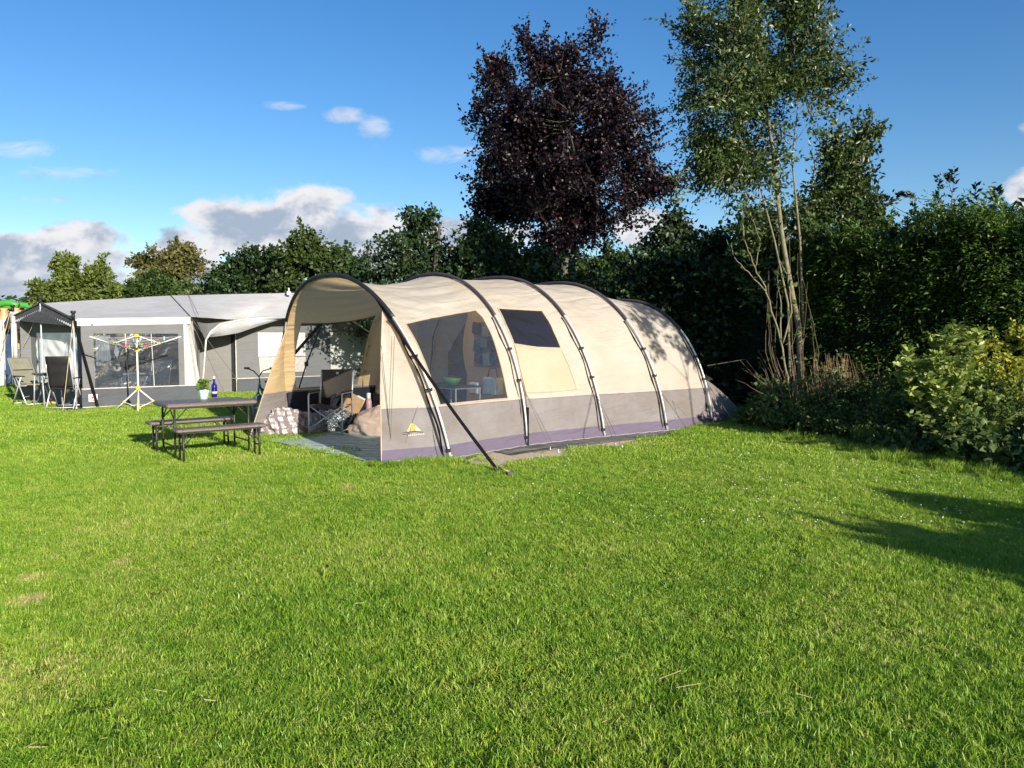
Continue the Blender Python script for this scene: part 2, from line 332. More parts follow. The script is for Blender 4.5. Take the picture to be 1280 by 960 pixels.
# ---- grass blades: tuft patches scattered over the lawn by geometry nodes, one object
def inside(poly, x, y):
    c = False; n = len(poly); j = n - 1
    for i in range(n):
        a, b = poly[i], poly[j]
        if (a[1] > y) != (b[1] > y) and x < (b[0] - a[0]) * (y - a[1]) / (b[1] - a[1]) + a[0]: c = not c
        j = i
    return c
def shrink(poly, k):
    c = sum((V(p) for p in poly), V()) / len(poly); out = []
    for p in poly:
        d = V(p) - c; out.append(c + d * max(.05, 1 - k / max(d.length, .1)))
    return out
def grass_material():
    m, nt, N, L = newmat('grass_blades')
    out = N('ShaderNodeOutputMaterial'); b = N('ShaderNodeBsdfPrincipled'); g = N('ShaderNodeNewGeometry')
    n = N('ShaderNodeTexNoise'); n.inputs['Scale'].default_value = .55; n.inputs['Detail'].default_value = 7; n.inputs['Roughness'].default_value = .68; L(g.outputs['Position'], n.inputs[0])
    f = N('ShaderNodeTexNoise'); f.inputs['Scale'].default_value = 7; f.inputs['Detail'].default_value = 3; L(g.outputs['Position'], f.inputs[0])
    r1 = N('ShaderNodeValToRGB'); e = r1.color_ramp.elements
    e[0].color = rgb(.10, .235, .012); e[1].color = rgb(.46, .43, .16)
    for p, c in ((.33, (.205, .355, .03)), (.62, (.315, .45, .047)), (.85, (.425, .50, .083)), (.945, (.48, .475, .15))): k = e.new(p); k.color = rgb(*c)
    # blade to blade, then tuft to tuft, then large worn and lush areas
    a = N('ShaderNodeMath'); a.operation = 'MULTIPLY_ADD'; L(g.outputs['Random Per Island'], a.inputs[0]); a.inputs[1].default_value = .78
    s = N('ShaderNodeMapRange'); s.inputs[1].default_value = .3; s.inputs[2].default_value = .72; s.inputs[3].default_value = -.19; s.inputs[4].default_value = .28; L(n.outputs[0], s.inputs[0])
    s2 = N('ShaderNodeMapRange'); s2.inputs[1].default_value = .3; s2.inputs[2].default_value = .7; s2.inputs[3].default_value = -.17; s2.inputs[4].default_value = .2; L(f.outputs[0], s2.inputs[0])
    ad = N('ShaderNodeMath'); L(s.outputs[0], ad.inputs[0]); L(s2.outputs[0], ad.inputs[1])
    # trodden straw-coloured turf round the benches, and two bald spots
    last = ad.outputs[0]
    for c, rad, amt in ((V((-.9, 5.2, 0)), 1.1, .14), (V((1.9, 3.6, 0)), .9, .12), (V((-2.8, 5.6, 0)), 1.0, .12), (V((.6, 6.6, 0)), .9, -.12), (V((-1.2, 3.9, 0)), .5, -.1), (V((2.9, 4.6, 0)), .8, -.12), (V((-3.1, 8.95, 0)), 1.0, .30), (G(400, 560), .5, .3), (G(38, 752), .17, .9), (G(36, 725), .13, .6), (G(432, 610), .16, .8), (G(150, 705), .12, .6), (V((-2.2, 3.0, 0)), .8, .2), (G(30, 850), .6, .2)):
        vd = N('ShaderNodeVectorMath'); vd.operation = 'DISTANCE'; L(g.outputs['Position'], vd.inputs[0]); vd.inputs[1].default_value = c
        mr = N('ShaderNodeMapRange'); mr.interpolation_type = 'SMOOTHSTEP'; mr.inputs[1].default_value = 0; mr.inputs[2].default_value = rad; mr.inputs[3].default_value = amt; mr.inputs[4].default_value = 0; L(vd.outputs['Value'], mr.inputs[0])
        q = N('ShaderNodeMath'); L(last, q.inputs[0]); L(mr.outputs[0], q.inputs[1]); last = q.outputs[0]
    L(last, a.inputs[2]); L(a.outputs[0], r1.inputs[0])
    L(r1.outputs[0], b.inputs['Base Color']); b.inputs['Roughness'].default_value = .42; b.inputs['Specular IOR Level'].default_value = .35
    t = N('ShaderNodeBsdfTranslucent'); L(r1.outputs[0], t.inputs[0]); ms = N('ShaderNodeMixShader'); ms.inputs[0].default_value = .3; L(b.outputs[0], ms.inputs[1]); L(t.outputs[0], ms.inputs[2])
    L(ms.outputs[0], out.inputs[0]); return m
GRASS = grass_material()
def fast_mesh(name, verts, quads=None, tris=None, mat=None):
    me = bpy.data.meshes.new(name); verts = np.asarray(verts, np.float32).reshape(-1, 3); me.vertices.add(len(verts)); me.vertices.foreach_set('co', verts.ravel())
    idx = []; st = []; tot = 0
    if quads is not None and len(quads): q = np.asarray(quads, np.int32); idx.append(q.ravel()); st.append(tot + 4 * np.arange(len(q))); tot += 4 * len(q)
    if tris is not None and len(tris): t = np.asarray(tris, np.int32); idx.append(t.ravel()); st.append(tot + 3 * np.arange(len(t))); tot += 3 * len(t)
    idx = np.concatenate(idx); st = np.concatenate(st).astype(np.int32)
    me.loops.add(len(idx)); me.loops.foreach_set('vertex_index', idx); me.polygons.add(len(st)); me.polygons.foreach_set('loop_start', st)
    me.update(calc_edges=True); me.validate()
    if mat: me.materials.append(mat)
    return me
def tuft_patch(name, size, n, hmin, hmax, wid, rng, clump=True):
    # blades of 5 vertices: two quads narrowing to a bent tip
    xy = (rng.random((n, 2)) - .5) * size
    if clump:
        cc = (rng.random((max(6, n // 40), 2)) - .5) * size; pick = rng.integers(0, len(cc), n); tgt = cc[pick] + rng.normal(0, size * .045, (n, 2)); w = (rng.random(n) < .6); xy = np.where(w[:, None], tgt, xy); cl = rng.random(len(cc)) * 2 * PI; ch = .7 + .65 * rng.random(len(cc))
    hm = np.where(w, ch[pick], .9); ld0 = np.where(w, cl[pick], rng.random(n) * 2 * PI); r2 = np.hypot(xy[:, 0], xy[:, 1]); kp = r2 < size * .62; xy = xy[kp]; hm = hm[kp]; ld0 = ld0[kp]; n = len(xy)
    ang = rng.random(n) * 2 * PI; lean = np.abs(rng.normal(.15, .6, n)) + .12; la = ld0 + rng.normal(0, .7, n)
    h = (hmin + (hmax - hmin) * rng.random(n) ** 1.3) * hm; w = wid * (.6 + .8 * rng.random(n))
    sd = np.stack([np.cos(ang), np.sin(ang), 0 * ang], 1); ld = np.stack([np.cos(la), np.sin(la), 0 * la], 1); up = np.array([0, 0, 1.])
    b = np.concatenate([xy, np.zeros((n, 1)) - .004], 1)
    mid = b + (up * .62 + ld * (.32 * lean)[:, None]) * h[:, None]; tip = b + (up * (1 - .28 * lean)[:, None] + ld * (.95 * lean)[:, None]) * h[:, None]
    vs = np.stack([b - sd * w[:, None] / 2, b + sd * w[:, None] / 2, mid + sd * w[:, None] * .38, mid - sd * w[:, None] * .38, tip], 1)
    o = np.arange(n)[:, None] * 5
    me = fast_mesh(name, vs, quads=o + np.array([0, 1, 2, 3]), tris=o + np.array([3, 2, 4]), mat=GRASS)
    return bpy.data.objects.new(name, me)
def grass():
    rng = np.random.default_rng(3)
    near = [tuft_patch('grass_tuft', .36, 2700, .012, .046, .0032, rng) for _ in range(5)]
    far = [tuft_patch('grass_tuft', .8, 2600, .018, .055, .007, rng) for _ in range(3)]
    tall = [tuft_patch('grass_tuft', .3, 420, .04, .13, .004, rng) for _ in range(2)]
    ban = [shrink(RUG, -.08), shrink(PAD, -.13), shrink(SHEET, -.05), shrink(MAT, -.32)]
    foot = [T(.0, .02), T(1.3, .25), T(2.75, .1), T(4.4, .1), T(5.3, .6), T(5.3, 3.0), T(0, 3.9)]
    ban.append(foot)
    pts = []; rot = []; scl = []; idx = []
    def put(x, y, i, s, hz):
        for B in ban:
            if inside(B, x, y): return
        pts.append((x, y, 0)); rot.append(rng.random() * 2 * PI); scl.append((s, s, hz)); idx.append(i)
    d = .235; y = .9
    while y < 9.5:
        hw = .72 * y + 1.8; x = -hw
        while x < hw:
            q = noise.noise((x * .8, y * .8, 2)); put(x + (rng.random() - .5) * d, y + (rng.random() - .5) * d, int(rng.integers(0, 5)), 1 + .3 * rng.random(), (.85 + .5 * q + .25 * rng.random()) * (1 if y < 6 else 1.1)); x += d
        y += d
    d = .42; y = 9.3
    while y < 34:
        hw = .72 * y + 2; x = -hw
        while x < hw:
            put(x + (rng.random() - .5) * d, y + (rng.random() - .5) * d, 5 + int(rng.integers(0, 3)), (1 + .3 * rng.random()) * (1 + max(0, y - 16) * .03), .9 + .4 * rng.random()); x += d * (1 + max(0, y - 16) * .05)
        y += d * (1 + max(0, y - 16) * .05)
    # longer unmown grass along the tent skirt, the gravel edge and the planting
    def edge(a, b, n, sp, hmul=1.):
        for k in range(n):
            p = V(a).lerp(V(b), rng.random()); pts.append((p.x + rng.normal(0, sp), p.y + rng.normal(0, sp), 0)); rot.append(rng.random() * 6.28); s = .6 + .5 * rng.random(); scl.append((s, s, s * hmul)); idx.append(8 + int(rng.integers(0, 2)))
    edge(G(478, 585), G(570, 580), 34, .05, .8); edge(G(570, 587), G(626, 594), 16, .04, .45); edge(G(645, 589), G(830, 558), 26, .04, .36); edge(G(845, 545), G(930, 524), 30, .07, .9)
    edge(G(330, 553), G(450, 579), 14, .04, .35); edge(G(200, 570), G(330, 575), 14, .2, .45); edge(G(975, 548), G(1290, 606), 110, .13, 1.15); edge(G(112, 514), G(235, 507), 40, .06, .6)
    edge(G(900, 640), G(1270, 720), 40, .8, .5); edge(G(640, 600), G(900, 600), 40, .6, .45)
    me = bpy.data.meshes.new('lawn_grass'); me.from_pydata(pts, [], [])
    for nm, tp, dat in (('rot', 'FLOAT', rot), ('idx', 'INT', idx)):
        at = me.attributes.new(nm, tp, 'POINT'); at.data.foreach_set('value', dat)
    at = me.attributes.new('scl', 'FLOAT_VECTOR', 'POINT'); at.data.foreach_set('vector', np.array(scl, np.float32).ravel())
    o = bpy.data.objects.new('lawn_grass', me); COL.objects.link(o); me.materials.append(GRASS); tag(o, 'short mown green grass of the camping field', None, None, 'stuff')
    ng = bpy.data.node_groups.new('scatter_grass', 'GeometryNodeTree')
    ng.interface.new_socket('Geometry', in_out='INPUT', socket_type='NodeSocketGeometry'); ng.interface.new_socket('Geometry', in_out='OUTPUT', socket_type='NodeSocketGeometry')
    N = ng.nodes.new; L = ng.links.new
    gi = N('NodeGroupInput'); go = N('NodeGroupOutput'); ip = N('GeometryNodeInstanceOnPoints'); L(gi.outputs[0], ip.inputs['Points'])
    jg = N('GeometryNodeJoinGeometry')
    for ob in reversed(near + far + tall):
        oi = N('GeometryNodeObjectInfo'); oi.inputs['Object'].default_value = ob; oi.inputs['As Instance'].default_value = True; L(oi.outputs['Geometry'], jg.inputs[0])
    L(jg.outputs[0], ip.inputs['Instance']); ip.inputs['Pick Instance'].default_value = True
    def na(nm, tp):
        n = N('GeometryNodeInputNamedAttribute'); n.data_type = tp; n.inputs['Name'].default_value = nm; return [s for s in n.outputs if s.enabled][0]
    L(na('idx', 'INT'), ip.inputs['Instance Index']); cx = N('ShaderNodeCombineXYZ'); L(na('rot', 'FLOAT'), cx.inputs[2]); L(cx.outputs[0], ip.inputs['Rotation']); L(na('scl', 'FLOAT_VECTOR'), ip.inputs['Scale'])
    L(ip.outputs[0], go.inputs[0])
    md = o.modifiers.new('scatter', 'NODES'); md.node_group = ng
    print('grass patches', len(pts))
grass()

# ================================================================== THE TUNNEL TENT
HOOP = [  # near foot, half width, height, forward lean, exponents
    (V((-.74, 8.95, 0)), 1.95, 2.207, .47, .868, 1.10),
    (V((.18, 10.05, 0)), 1.95, 2.327, .109, .909, .921),
    (V((1.30, 10.92, 0)), 1.95, 2.326, .40, .79, .96),
    (V((2.33, 11.61, 0)), 1.95, 2.29, .46, .84, .95),
    (V((3.21, 12.36, 0)), 1.62, 2.034, .342, .851, .905)]
def hoop(i, th, out=0.):
    f, s, h, l, n1, n2 = HOOP[i]; cs, sn = math.cos(th), math.sin(th)
    c = (s + out) * math.copysign(abs(cs) ** n1, cs); z = (h + out) * max(sn, 0) ** n2
    return f + PR * (s - c) + AX * (-l * z / h) + V((0, 0, z))
def th_at(i, z):
    h, n2 = HOOP[i][2], HOOP[i][5]; return math.asin(min(1, z / h) ** (1 / n2))
def S(i, t, u, far=False):
    """skin between hoop i and i+1: u 0..1 from near z=.62 over the top to far z=.62"""
    t0, t1 = th_at(i, .62), th_at(i + 1, .62)
    p = hoop(i, t0 + (PI - 2 * t0) * u).lerp(hoop(i + 1, t1 + (PI - 2 * t1) * u), t)
    c = (HOOP[i][0] + PR * HOOP[i][1]).lerp(HOOP[i + 1][0] + PR * HOOP[i + 1][1], t) + V((0, 0, .75)); c = c + AX * (p - c).dot(AX)
    sag = (.075 if i == 0 else .026) * 4 * t * (1 - t) * max(0, math.sin(PI * u)) ** .4
    w = noise.noise((p.x * 1.2, p.y * 1.2, p.z * 1.2)) * .012 * 4 * t * (1 - t)
    top = math.sin(PI * u) ** 2                                      # tension folds running from hoop to hoop over the roof
    w += .004 * noise.noise((t * 1.6 + i * 5, u * 26, p.z)) * (4 * t * (1 - t)) ** .5 if 0 < t < 1 else 0
    w += .0065 * math.sin(u * 95 + 5 * noise.noise((u * 7, i, t * 1.3)) + t * (6 if i == 0 else 2)) * max(0, 4 * t * (1 - t)) ** .7 * top * (1.5 if i == 0 else .8)
    return c + (p - c) * (1 - sag + w)
def Slow(i, t, z, far=False):
    q = []
    for k in (i, i + 1):
        th = th_at(k, z); q.append(hoop(k, PI - th if far else th))
    p = q[0].lerp(q[1], t); o = PR if far else -PR
    return p - o * (.05 if i == 0 else .03) * 4 * t * (1 - t) * min(1, z / .5) * .6 + o * .006 * math.sin(t * 19 + z * 7 + i) * 4 * t * (1 - t)
def find(fn, px, py, u0, u1, v0, v1):
    best = None
    for _ in range(7):
        b = None
        for i in range(13):
            for j in range(13):
                u = u0 + (u1 - u0) * i / 12; v = v0 + (v1 - v0) * j / 12; x, y = PX(fn(u, v)); e = (x - px) ** 2 + (y - py) ** 2
                if b is None or e < b[0]: b = (e, u, v)
        du, dv = (u1 - u0) / 5, (v1 - v0) / 5; u0, u1, v0, v1 = b[1] - du, b[1] + du, b[2] - dv, b[2] + dv
    return b[1], b[2]
def poly_in(poly, x, y):
    return inside([(a, b) for a, b in poly], x, y)
def densify(poly, k=8):
    out = []
    for i in range(len(poly)):
        a, b = V(poly[i]), V(poly[(i + 1) % len(poly)])
        out += [a.lerp(b, j / k) for j in range(k)]
    return [tuple(p) for p in out]
def skin(i, holes, nt=26, nu=90):
    """cut the section's cloth round its windows in (t,u) space; returns cloth mesh builder and one per hole"""
    pts = [(a / nt, b / nu) for a in range(nt + 1) for b in range(nu + 1)]
    edges = []; hp = [densify(h) for h in holes]
    def close(p): return any(abs(p[0] - q[0]) < .012 and abs(p[1] - q[1]) < .005 for h in hp for q in h)
    pts = [p for p in pts if p[0] in (0., 1.) or p[1] in (0., 1.) or not close(p)]
    for h in hp:
        o = len(pts); pts += h; edges += [(o + k, o + (k + 1) % len(h)) for k in range(len(h))]
    vs, es, fs, *_ = delaunay_2d_cdt([V(p) for p in pts], edges, [], 0, 1e-6, False)
    groups = [[] for _ in range(len(hp) + 1)]
    for f in fs:
        c = sum((vs[k] for k in f), V((0, 0))) / len(f); g = 0
        for k, h in enumerate(hp):
            if poly_in(h, c.x, c.y): g = k + 1
        groups[g].append(tuple(f))
    P = [S(i, p[0], p[1]) for p in vs]; res = []
    for g in groups:
        used = sorted({k for f in g for k in f}); mp = {k: n for n, k in enumerate(used)}; m = MB(); m.add([P[k] for k in used], [tuple(mp[k] for k in f) for f in g]); res.append(m)
    return res
tent = thing('tunnel_tent', 'large cream and taupe five hoop tunnel tent with an open front canopy, on the lawn', 'tent', T(2.5, 1.9))
def near_win(i, pxs): return [find(lambda t, u: S(i, t, u), x, y, .03, .98, 0, .5) for x, y in pxs]
BIGWIN = near_win(0, [(507, 405), (540, 397.5), (570, 392), (594, 388), (603, 397), (612, 414), (620, 436), (629, 470), (636, 501), (600, 506), (572, 511), (548, 516), (542, 484), (533, 458), (522, 432)])
BIGWIN = [(min(max(t, .06), .94), max(u, .004)) for t, u in BIGWIN]
FARWIN = [find(lambda t, u: S(0, t, u), x, y, .03, .98, .5, 1) for x, y in ((377, 404), (400, 404), (430, 402), (470, 394), (466, 420), (456, 452), (446, 484), (424, 487), (396, 488), (370, 487), (368, 455), (371, 428))]
FARWIN = [(min(max(t, .05), .94), min(u, .996)) for t, u in FARWIN]
DARKWIN = near_win(1, [(622, 385.5), (650, 387), (677, 388.5), (690, 410), (700.5, 435.5), (672, 434.5), (642, 430), (632, 406)])
COVER = near_win(1, [(643, 432), (672, 437), (701, 438), (712, 462), (720, 487), (690, 490), (657, 491), (650, 462)])
sec = []
for i in range(4):
    holes = [BIGWIN, FARWIN] if i == 0 else [DARKWIN] if i == 1 else []
    r = skin(i, holes)
    s = r[0].build('canvas_section', MT['cream'], tent, smooth=True); sec.append(s); face_out(s, (HOOP[i][0] + HOOP[i + 1][0]) / 2 + PR * 1.9 + V((0, 0, .7)))
    if i == 0:
        tag(r[1].build('clear_window', MT['film'], s, smooth=True), 'large clear plastic window'); r[2].build('clear_window', MT['filmclear'], s, smooth=True)
    if i == 1:
        tag(r[1].build('tinted_window', MT['filmdark'], s, smooth=True), 'dark tinted window')
        m = MB(); hp = densify(COVER, 6); cx = sum(p[0] for p in hp) / len(hp); cyy = sum(p[1] for p in hp) / len(hp)
        rings = []
        for k in range(7):
            f = k / 6; rings.append([S(i, cx + (p[0] - cx) * f, cyy + (p[1] - cyy) * f) - PR * (.006 + .012 * (1 - f)) + V((0, 0, .004)) for p in hp])
        n = len(hp); m.add([p for rg in rings for p in rg], [(k * n + j, k * n + (j + 1) % n, (k + 1) * n + (j + 1) % n, (k + 1) * n + j) for k in range(6) for j in range(n)])
        tag(m.build('window_cover', MT['cover'], s, smooth=True), 'tan zipped panel below the tinted window')
for i in range(4):
    for far in (False, True):
        m = MB(); m.grid(lambda a, b: Slow(i, a, .17 + .4505 * b, far), 22, 10); m.build('lower_panel', MT['taupe'], tent, smooth=True)
        m = MB(); m.grid(lambda a, b: Slow(i, a, .171 - .171 * b, far) + (PR if far else -PR) * (.003 + .03 * b * b + .012 * noise.noise((a * 4 + i, b * 2, 3)) * b), 22, 6); m.build('mud_flap', MT['purple'], tent, smooth=True)
        m = MB(); m.grid(lambda a, b: Slow(i, a, .6 * b, far) + (-PR if far else PR) * .05, 16, 5)
        m.build('groundsheet_wall', MT['navy'], tent, smooth=True)
def trim(i, poly, mat, par, r=.007, off=.006):
    m = MB(); P = [S(i, t, u) - PR * off * (1 if u < .5 else -1) + V((0, 0, off * .5)) for t, u in densify(poly, 5)]; m.tube(P + P[:1], r, 5, False); m.build('window_trim', mat, par, smooth=True)
trim(0, BIGWIN, MT['cover'], sec[0]); trim(0, FARWIN, MT['cover'], sec[0]); trim(1, DARKWIN, MT['cream'], sec[1], .009); trim(1, COVER, MT['cream'], sec[1], .006, .012)
for i in range(4):
    m = MB(); m.tube([Slow(i, k / 16, .62) - PR * .006 for k in range(17)], .0045, 4); m.build('seam', MT['taupe'], tent); m = MB(); m.tube([Slow(i, k / 16, .02) - PR * .042 + V((0, 0, .004 * (k % 3))) for k in range(17)], .006, 4); m.build('hem', MT['hem'], tent)
# ---- front wings: the side walls reaching forward of the front hoop
def wing(corner, thw, far):
    C0 = V(corner); A = hoop(0, PI - thw if far else thw)
    def Wp(z, s):
        e = C0.lerp(A, min(1, z / A.z)); th = th_at(0, z); h = hoop(0, PI - th if far else th)
        p = e.lerp(h, s); o = PR if far else -PR; k = 4 * s * (1 - s)
        return p - o * .05 * k * math.sin(PI * z / A.z) + o * .012 * noise.noise((s * 3, z * 3, 1)) * k - AX * .02 * math.sin(PI * z / A.z) * (1 - s)
    return Wp, A.z
thn = min((math.hypot(PX(hoop(0, a))[0] - 478, PX(hoop(0, a))[1] - 384), a) for a in np.linspace(.3, 1.4, 300))[1]
thf = min((math.hypot(PX(hoop(0, PI - a))[0] - 357, PX(hoop(0, PI - a))[1] - 412), a) for a in np.linspace(.3, 1.5, 300))[1]
WN, zn = wing(G(477, 584), thn, False); WF, zf = wing(G(312, 548), thf, True)
for Wp, zt, far in ((WN, zn, False), (WF, zf, True)):
    m = MB(); m.grid(lambda a, b: Wp(.62 + (zt * .998 - .62) * b, a), 14, 24); w = face_out(m.build('front_wing', MT['cream'], tent, smooth=True), (PR.x if far else -PR.x, PR.y if far else -PR.y, 99))
    m = MB(); m.grid(lambda a, b: Wp(.17 + .4505 * b, a), 14, 9); lp = m.build('lower_panel', MT['taupe'], w, smooth=True)
    m = MB(); m.grid(lambda a, b: Wp(.171 * (1 - b), a) + (PR if far else -PR) * (.004 + .05 * b * b), 14, 5); m.build('mud_flap', MT['purple'], w, smooth=True)
    if not far: wing_near = w
    # bound edge of the wing
    m = MB(); m.tube([Wp(zt * k / 20, 0) for k in range(21)], .008, 5); m.build('hem', MT['cream'] if not far else MT['cover'], w)
# emblem on the near wing: orange and yellow peak over a dark stroke with a small pale line of lettering, too small to read
def emblem():
    z0, s0 = find(lambda z, s: WN(z, s), 516.5, 539, .2, .6, .1, .9)
    P = WN(z0, s0); ex = (WN(z0, s0 + .05) - P).normalized(); ez = (WN(z0 + .05, s0) - P).normalized(); nn = ez.cross(ex).normalized()
    if nn.dot(-P) < 0: nn = -nn
    K = lambda x, y, d=.006: P + ex * x * .95 + ez * y * .60 + nn * d
    m = MB(); m.poly(K(-.08, .0), K(-.052, .0), K(-.004, .15), K(-.016, .145)); m.build('emblem', M('emblem_yellow', (.75, .55, .10), .6), wing_near)
    m = MB(); m.poly(K(-.036, .0), K(.0, .012), K(.034, .0), K(.03, .12), K(.0, .165)); m.build('emblem', M('emblem_orange', (.72, .24, .05), .6), wing_near)
    m = MB(); m.poly(K(.034, .001, .007), K(.095, .001, .007), K(.034, .115, .007)); m.build('emblem', M('emblem_pale_yellow', (.8, .68, .28), .6), wing_near)
    m = MB(); m.tube([K(-.15, -.022), K(-.06, -.012), K(.02, -.008), K(.13, -.035)], [.002, .006, .006, .003], 5); m.tube([K(-.14, -.055), K(-.05, -.045)], .004, 5); m.build('emblem', MT['sleeve'], wing_near)
    m = MB()
    for k in range(9): x = -.07 + .024 * k; m.beam(K(x, -.088 + .002 * k), K(x + (.004 if k % 2 else 0), -.06 + .002 * k), .008, .003); m.beam(K(x, -.086 + .002 * k), K(x + .014, -.08 + .006 * (k % 3)), .005, .003)
    m.build('emblem', M('emblem_white', (.75, .74, .7), .6), wing_near)
emblem()
# ---- hoops: sleeve over the top, bare steel down the sides, clips and webbing
SL = [(489, 400), (619, 396), (705, 396), (783, 401), (851, 413)]
for i in range(5):
    tl = min((math.hypot(PX(hoop(i, a))[0] - SL[i][0], PX(hoop(i, a))[1] - SL[i][1]), a) for a in np.linspace(.2, 1.5, 300))[1]
    m = MB(); ths = np.linspace(0.0, PI, 70); m.tube([hoop(i, a, .035) for a in ths], .0155, 8); pole = m.build('hoop_pole', MT['steel'], tent, smooth=True)
    r = .027 if i == 0 else .022
    m = MB(); m.tube([hoop(i, a, .032) for a in np.linspace(tl, PI - tl, 50)], r, 9); m.build('pole_sleeve', MT['sleeve'] if i else MT['black'], pole, smooth=True)
    for far in (False, True):
        for k, z in enumerate((1.25, .85, .12)):
            a = th_at(i, z * (HOOP[i][2] / 2.3)); a = PI - a if far else a; p = hoop(i, a, .03); m = MB(); m.box(p, (.045, .045, .04)); m.tube([p, p + (PR if far else -PR) * -.06 + AX * -.03], .008, 5); m.build('pole_clip', MT['black'], pole)
        q = [hoop(i, (PI - a) if far else a, -.005) - AX * (.05 + .012 * math.sin(a * 22)) for a in np.linspace(.02, tl, 26)]; m = MB(); m.tube(q, [.009 + .004 * (k % 5 == 0) for k in range(26)], 5); m.build('webbing', MT['strap'], pole)
        p = hoop(i, PI if far else 0, .03); m = MB(); m.tube([p + V((0, 0, -.1)), p + V((0, 0, .05)), p + V((.02, 0, .06)), p + V((-.03, .01, .02))], .007, 5); m.build('ground_pin', MT['ropewhite'], pole)
# rear: grey sloped end
REAR = canvas('lit_taupe_polyester', (.29, .26, .245), .2, .35)  # taupe lightened so that the end panel looks lit
def rear_panel():
    R1, R2 = V((4.12, 13.45, .0)), V((2.2, 15.8, .0)); apex = hoop(4, PI / 2).lerp((R1 + R2) / 2, .62) + V((0, 0, .25))
    def low(u):
        w = max(0, math.sin(PI * u)) ** .5
        p = R1.lerp(R2, u) - AX * .55 * w; p.z = .98 * w ** 1.3; return p
    def f(a, b):
        p = hoop(4, .02 + (PI - .04) * b).lerp(low(b), a); k = math.sin(PI * a); return p - AX * .10 * k - V((0, 0, .10 * k * math.sin(PI * b)))
    m = MB(); m.grid(f, 12, 40); m.build('rear_panel', REAR, tent, smooth=True)
    m = MB(); m.grid(lambda a, b: low(b).lerp(V((R1.lerp(R2, b).x, R1.lerp(R2, b).y, 0)) + AX * .25 * math.sin(PI * b), a), 6, 30); m.build('rear_panel', REAR, tent, smooth=True)
    g0 = f(.55, .13); m = MB(); m.poly(f(.3, .16), f(.8, .16), g0 + V((.1, -.05, .06))); m.build('vent_flap', MT['taupe'], tent)
    m = MB(); q = G(1000, 505) ; m.tube([AT(884, 457, 13.4), AT(962, 444, 15.6)], .005, 4); m.build('guy_line', MT['rope'], tent)
    m = MB(); m.grid(lambda a, b: hoop(4, .02).lerp(R1, a) + V((.02, -.02, .17 * (1 - b) * (1 - a) + .01)), 8, 3); m.build('mud_flap', MT['purple'], tent, smooth=True)
rear_panel()
# storm straps and guy lines
def band(p, q, w, sag=0., n=14, twist=0.):
    m = MB(); p, q = V(p), V(q); d = (q - p).normalized(); s = d.cross(V((0, 1, 0))).normalized(); nn = s.cross(d)
    pts = [p.lerp(q, k / n) - V((0, 0, sag * 4 * (k / n) * (1 - k / n))) for k in range(n + 1)]
    for o in (-.002, .002):
        m.add([x + s * w / 2 * e + nn * o for x in pts for e in (-1, 1)], [(2 * k, 2 * k + 1, 2 * k + 3, 2 * k + 2) for k in range(n)])
    return m
pk = G(622, 591); a0 = hoop(0, thn + .12, .05)
tag(band(a0, pk + V((-.03, .03, .06)), .036, .05).build('storm_strap', MT['strap'], tent), 'wide black storm strap pegged into the lawn')
fa = hoop(0, PI - thf - .25, .04); fq = G(338, 470 + 60); f1 = AT(365, 447, 12.9)
MBt = band(AT(402, 404, 12.1), AT(362, 449, 13.2), .05); MBt.build('storm_strap', MT['strap'], tent)
m = MB(); m.tube([AT(403, 404, 12.1), AT(384, 452, 12.3), AT(371, 494, 12.6), AT(367, 520, 12.9)], .013, 6); m.build('prop_pole', MT['black'], tent, smooth=True)
m = MB(); m.box(AT(383, 455, 12.3), (.05, .05, .07)); m.build('pole_clip', MT['black'], tent)
def guy(pts, r=.0035, mat='rope'):
    m = MB(); m.tube(pts, r, 4); m.build('guy_line', MT[mat], tent)
h0 = AT(490, 420, 8.75); n0 = AT(527, 494, 8.95)
guy([h0, G(484, 580)]); guy([h0 + V((.02, 0, .0)), AT(493, 421, 8.75), G(487, 581)]); guy([n0, G(486, 580)]); guy([n0, G(497, 581)]); guy([n0 + V((.05, 0, -.05)), G(549, 577)])
g2 = AT(646, 470, 10.1); guy([g2, G(697, 566)]); guy([g2 + V((.02, .02, 0)), G(688, 563)]); guy([AT(812, 470, 11.9), AT(858, 520, 11.7)]); guy([AT(812, 470, 11.9), G(866, 546)]); g3 = AT(737, 475, 11.0); guy([g3, G(778, 561)]); guy([g3 + V((.02, .02, 0)), G(770, 559)]); guy([AT(878, 470, 12.4), G(925, 539)])
m = MB(); c_ = sum(SHEET, V()) / len(SHEET); rim = []
for k in range(len(SHEET)):
    for e in range(5):
        p = SHEET[k].lerp(SHEET[(k + 1) % len(SHEET)], e / 5); rim.append(p + V((.03 * noise.noise(p * 6), .03 * noise.noise(p * 6 + V((3, 0, 0))), .018 + .01 * noise.noise(p * 5))))
inn = [c_.lerp(p, .8) + V((0, 0, .012 * noise.noise(p * 7))) for p in rim]; n_ = len(rim)
m.add(rim + inn + [c_ + V((0, 0, .022))], [(k, (k + 1) % n_, n_ + (k + 1) % n_, n_ + k) for k in range(n_)] + [(n_ + k, n_ + (k + 1) % n_, 2 * n_) for k in range(n_)]); m.build('groundsheet', MT['blacksheet'], tent, smooth=True)
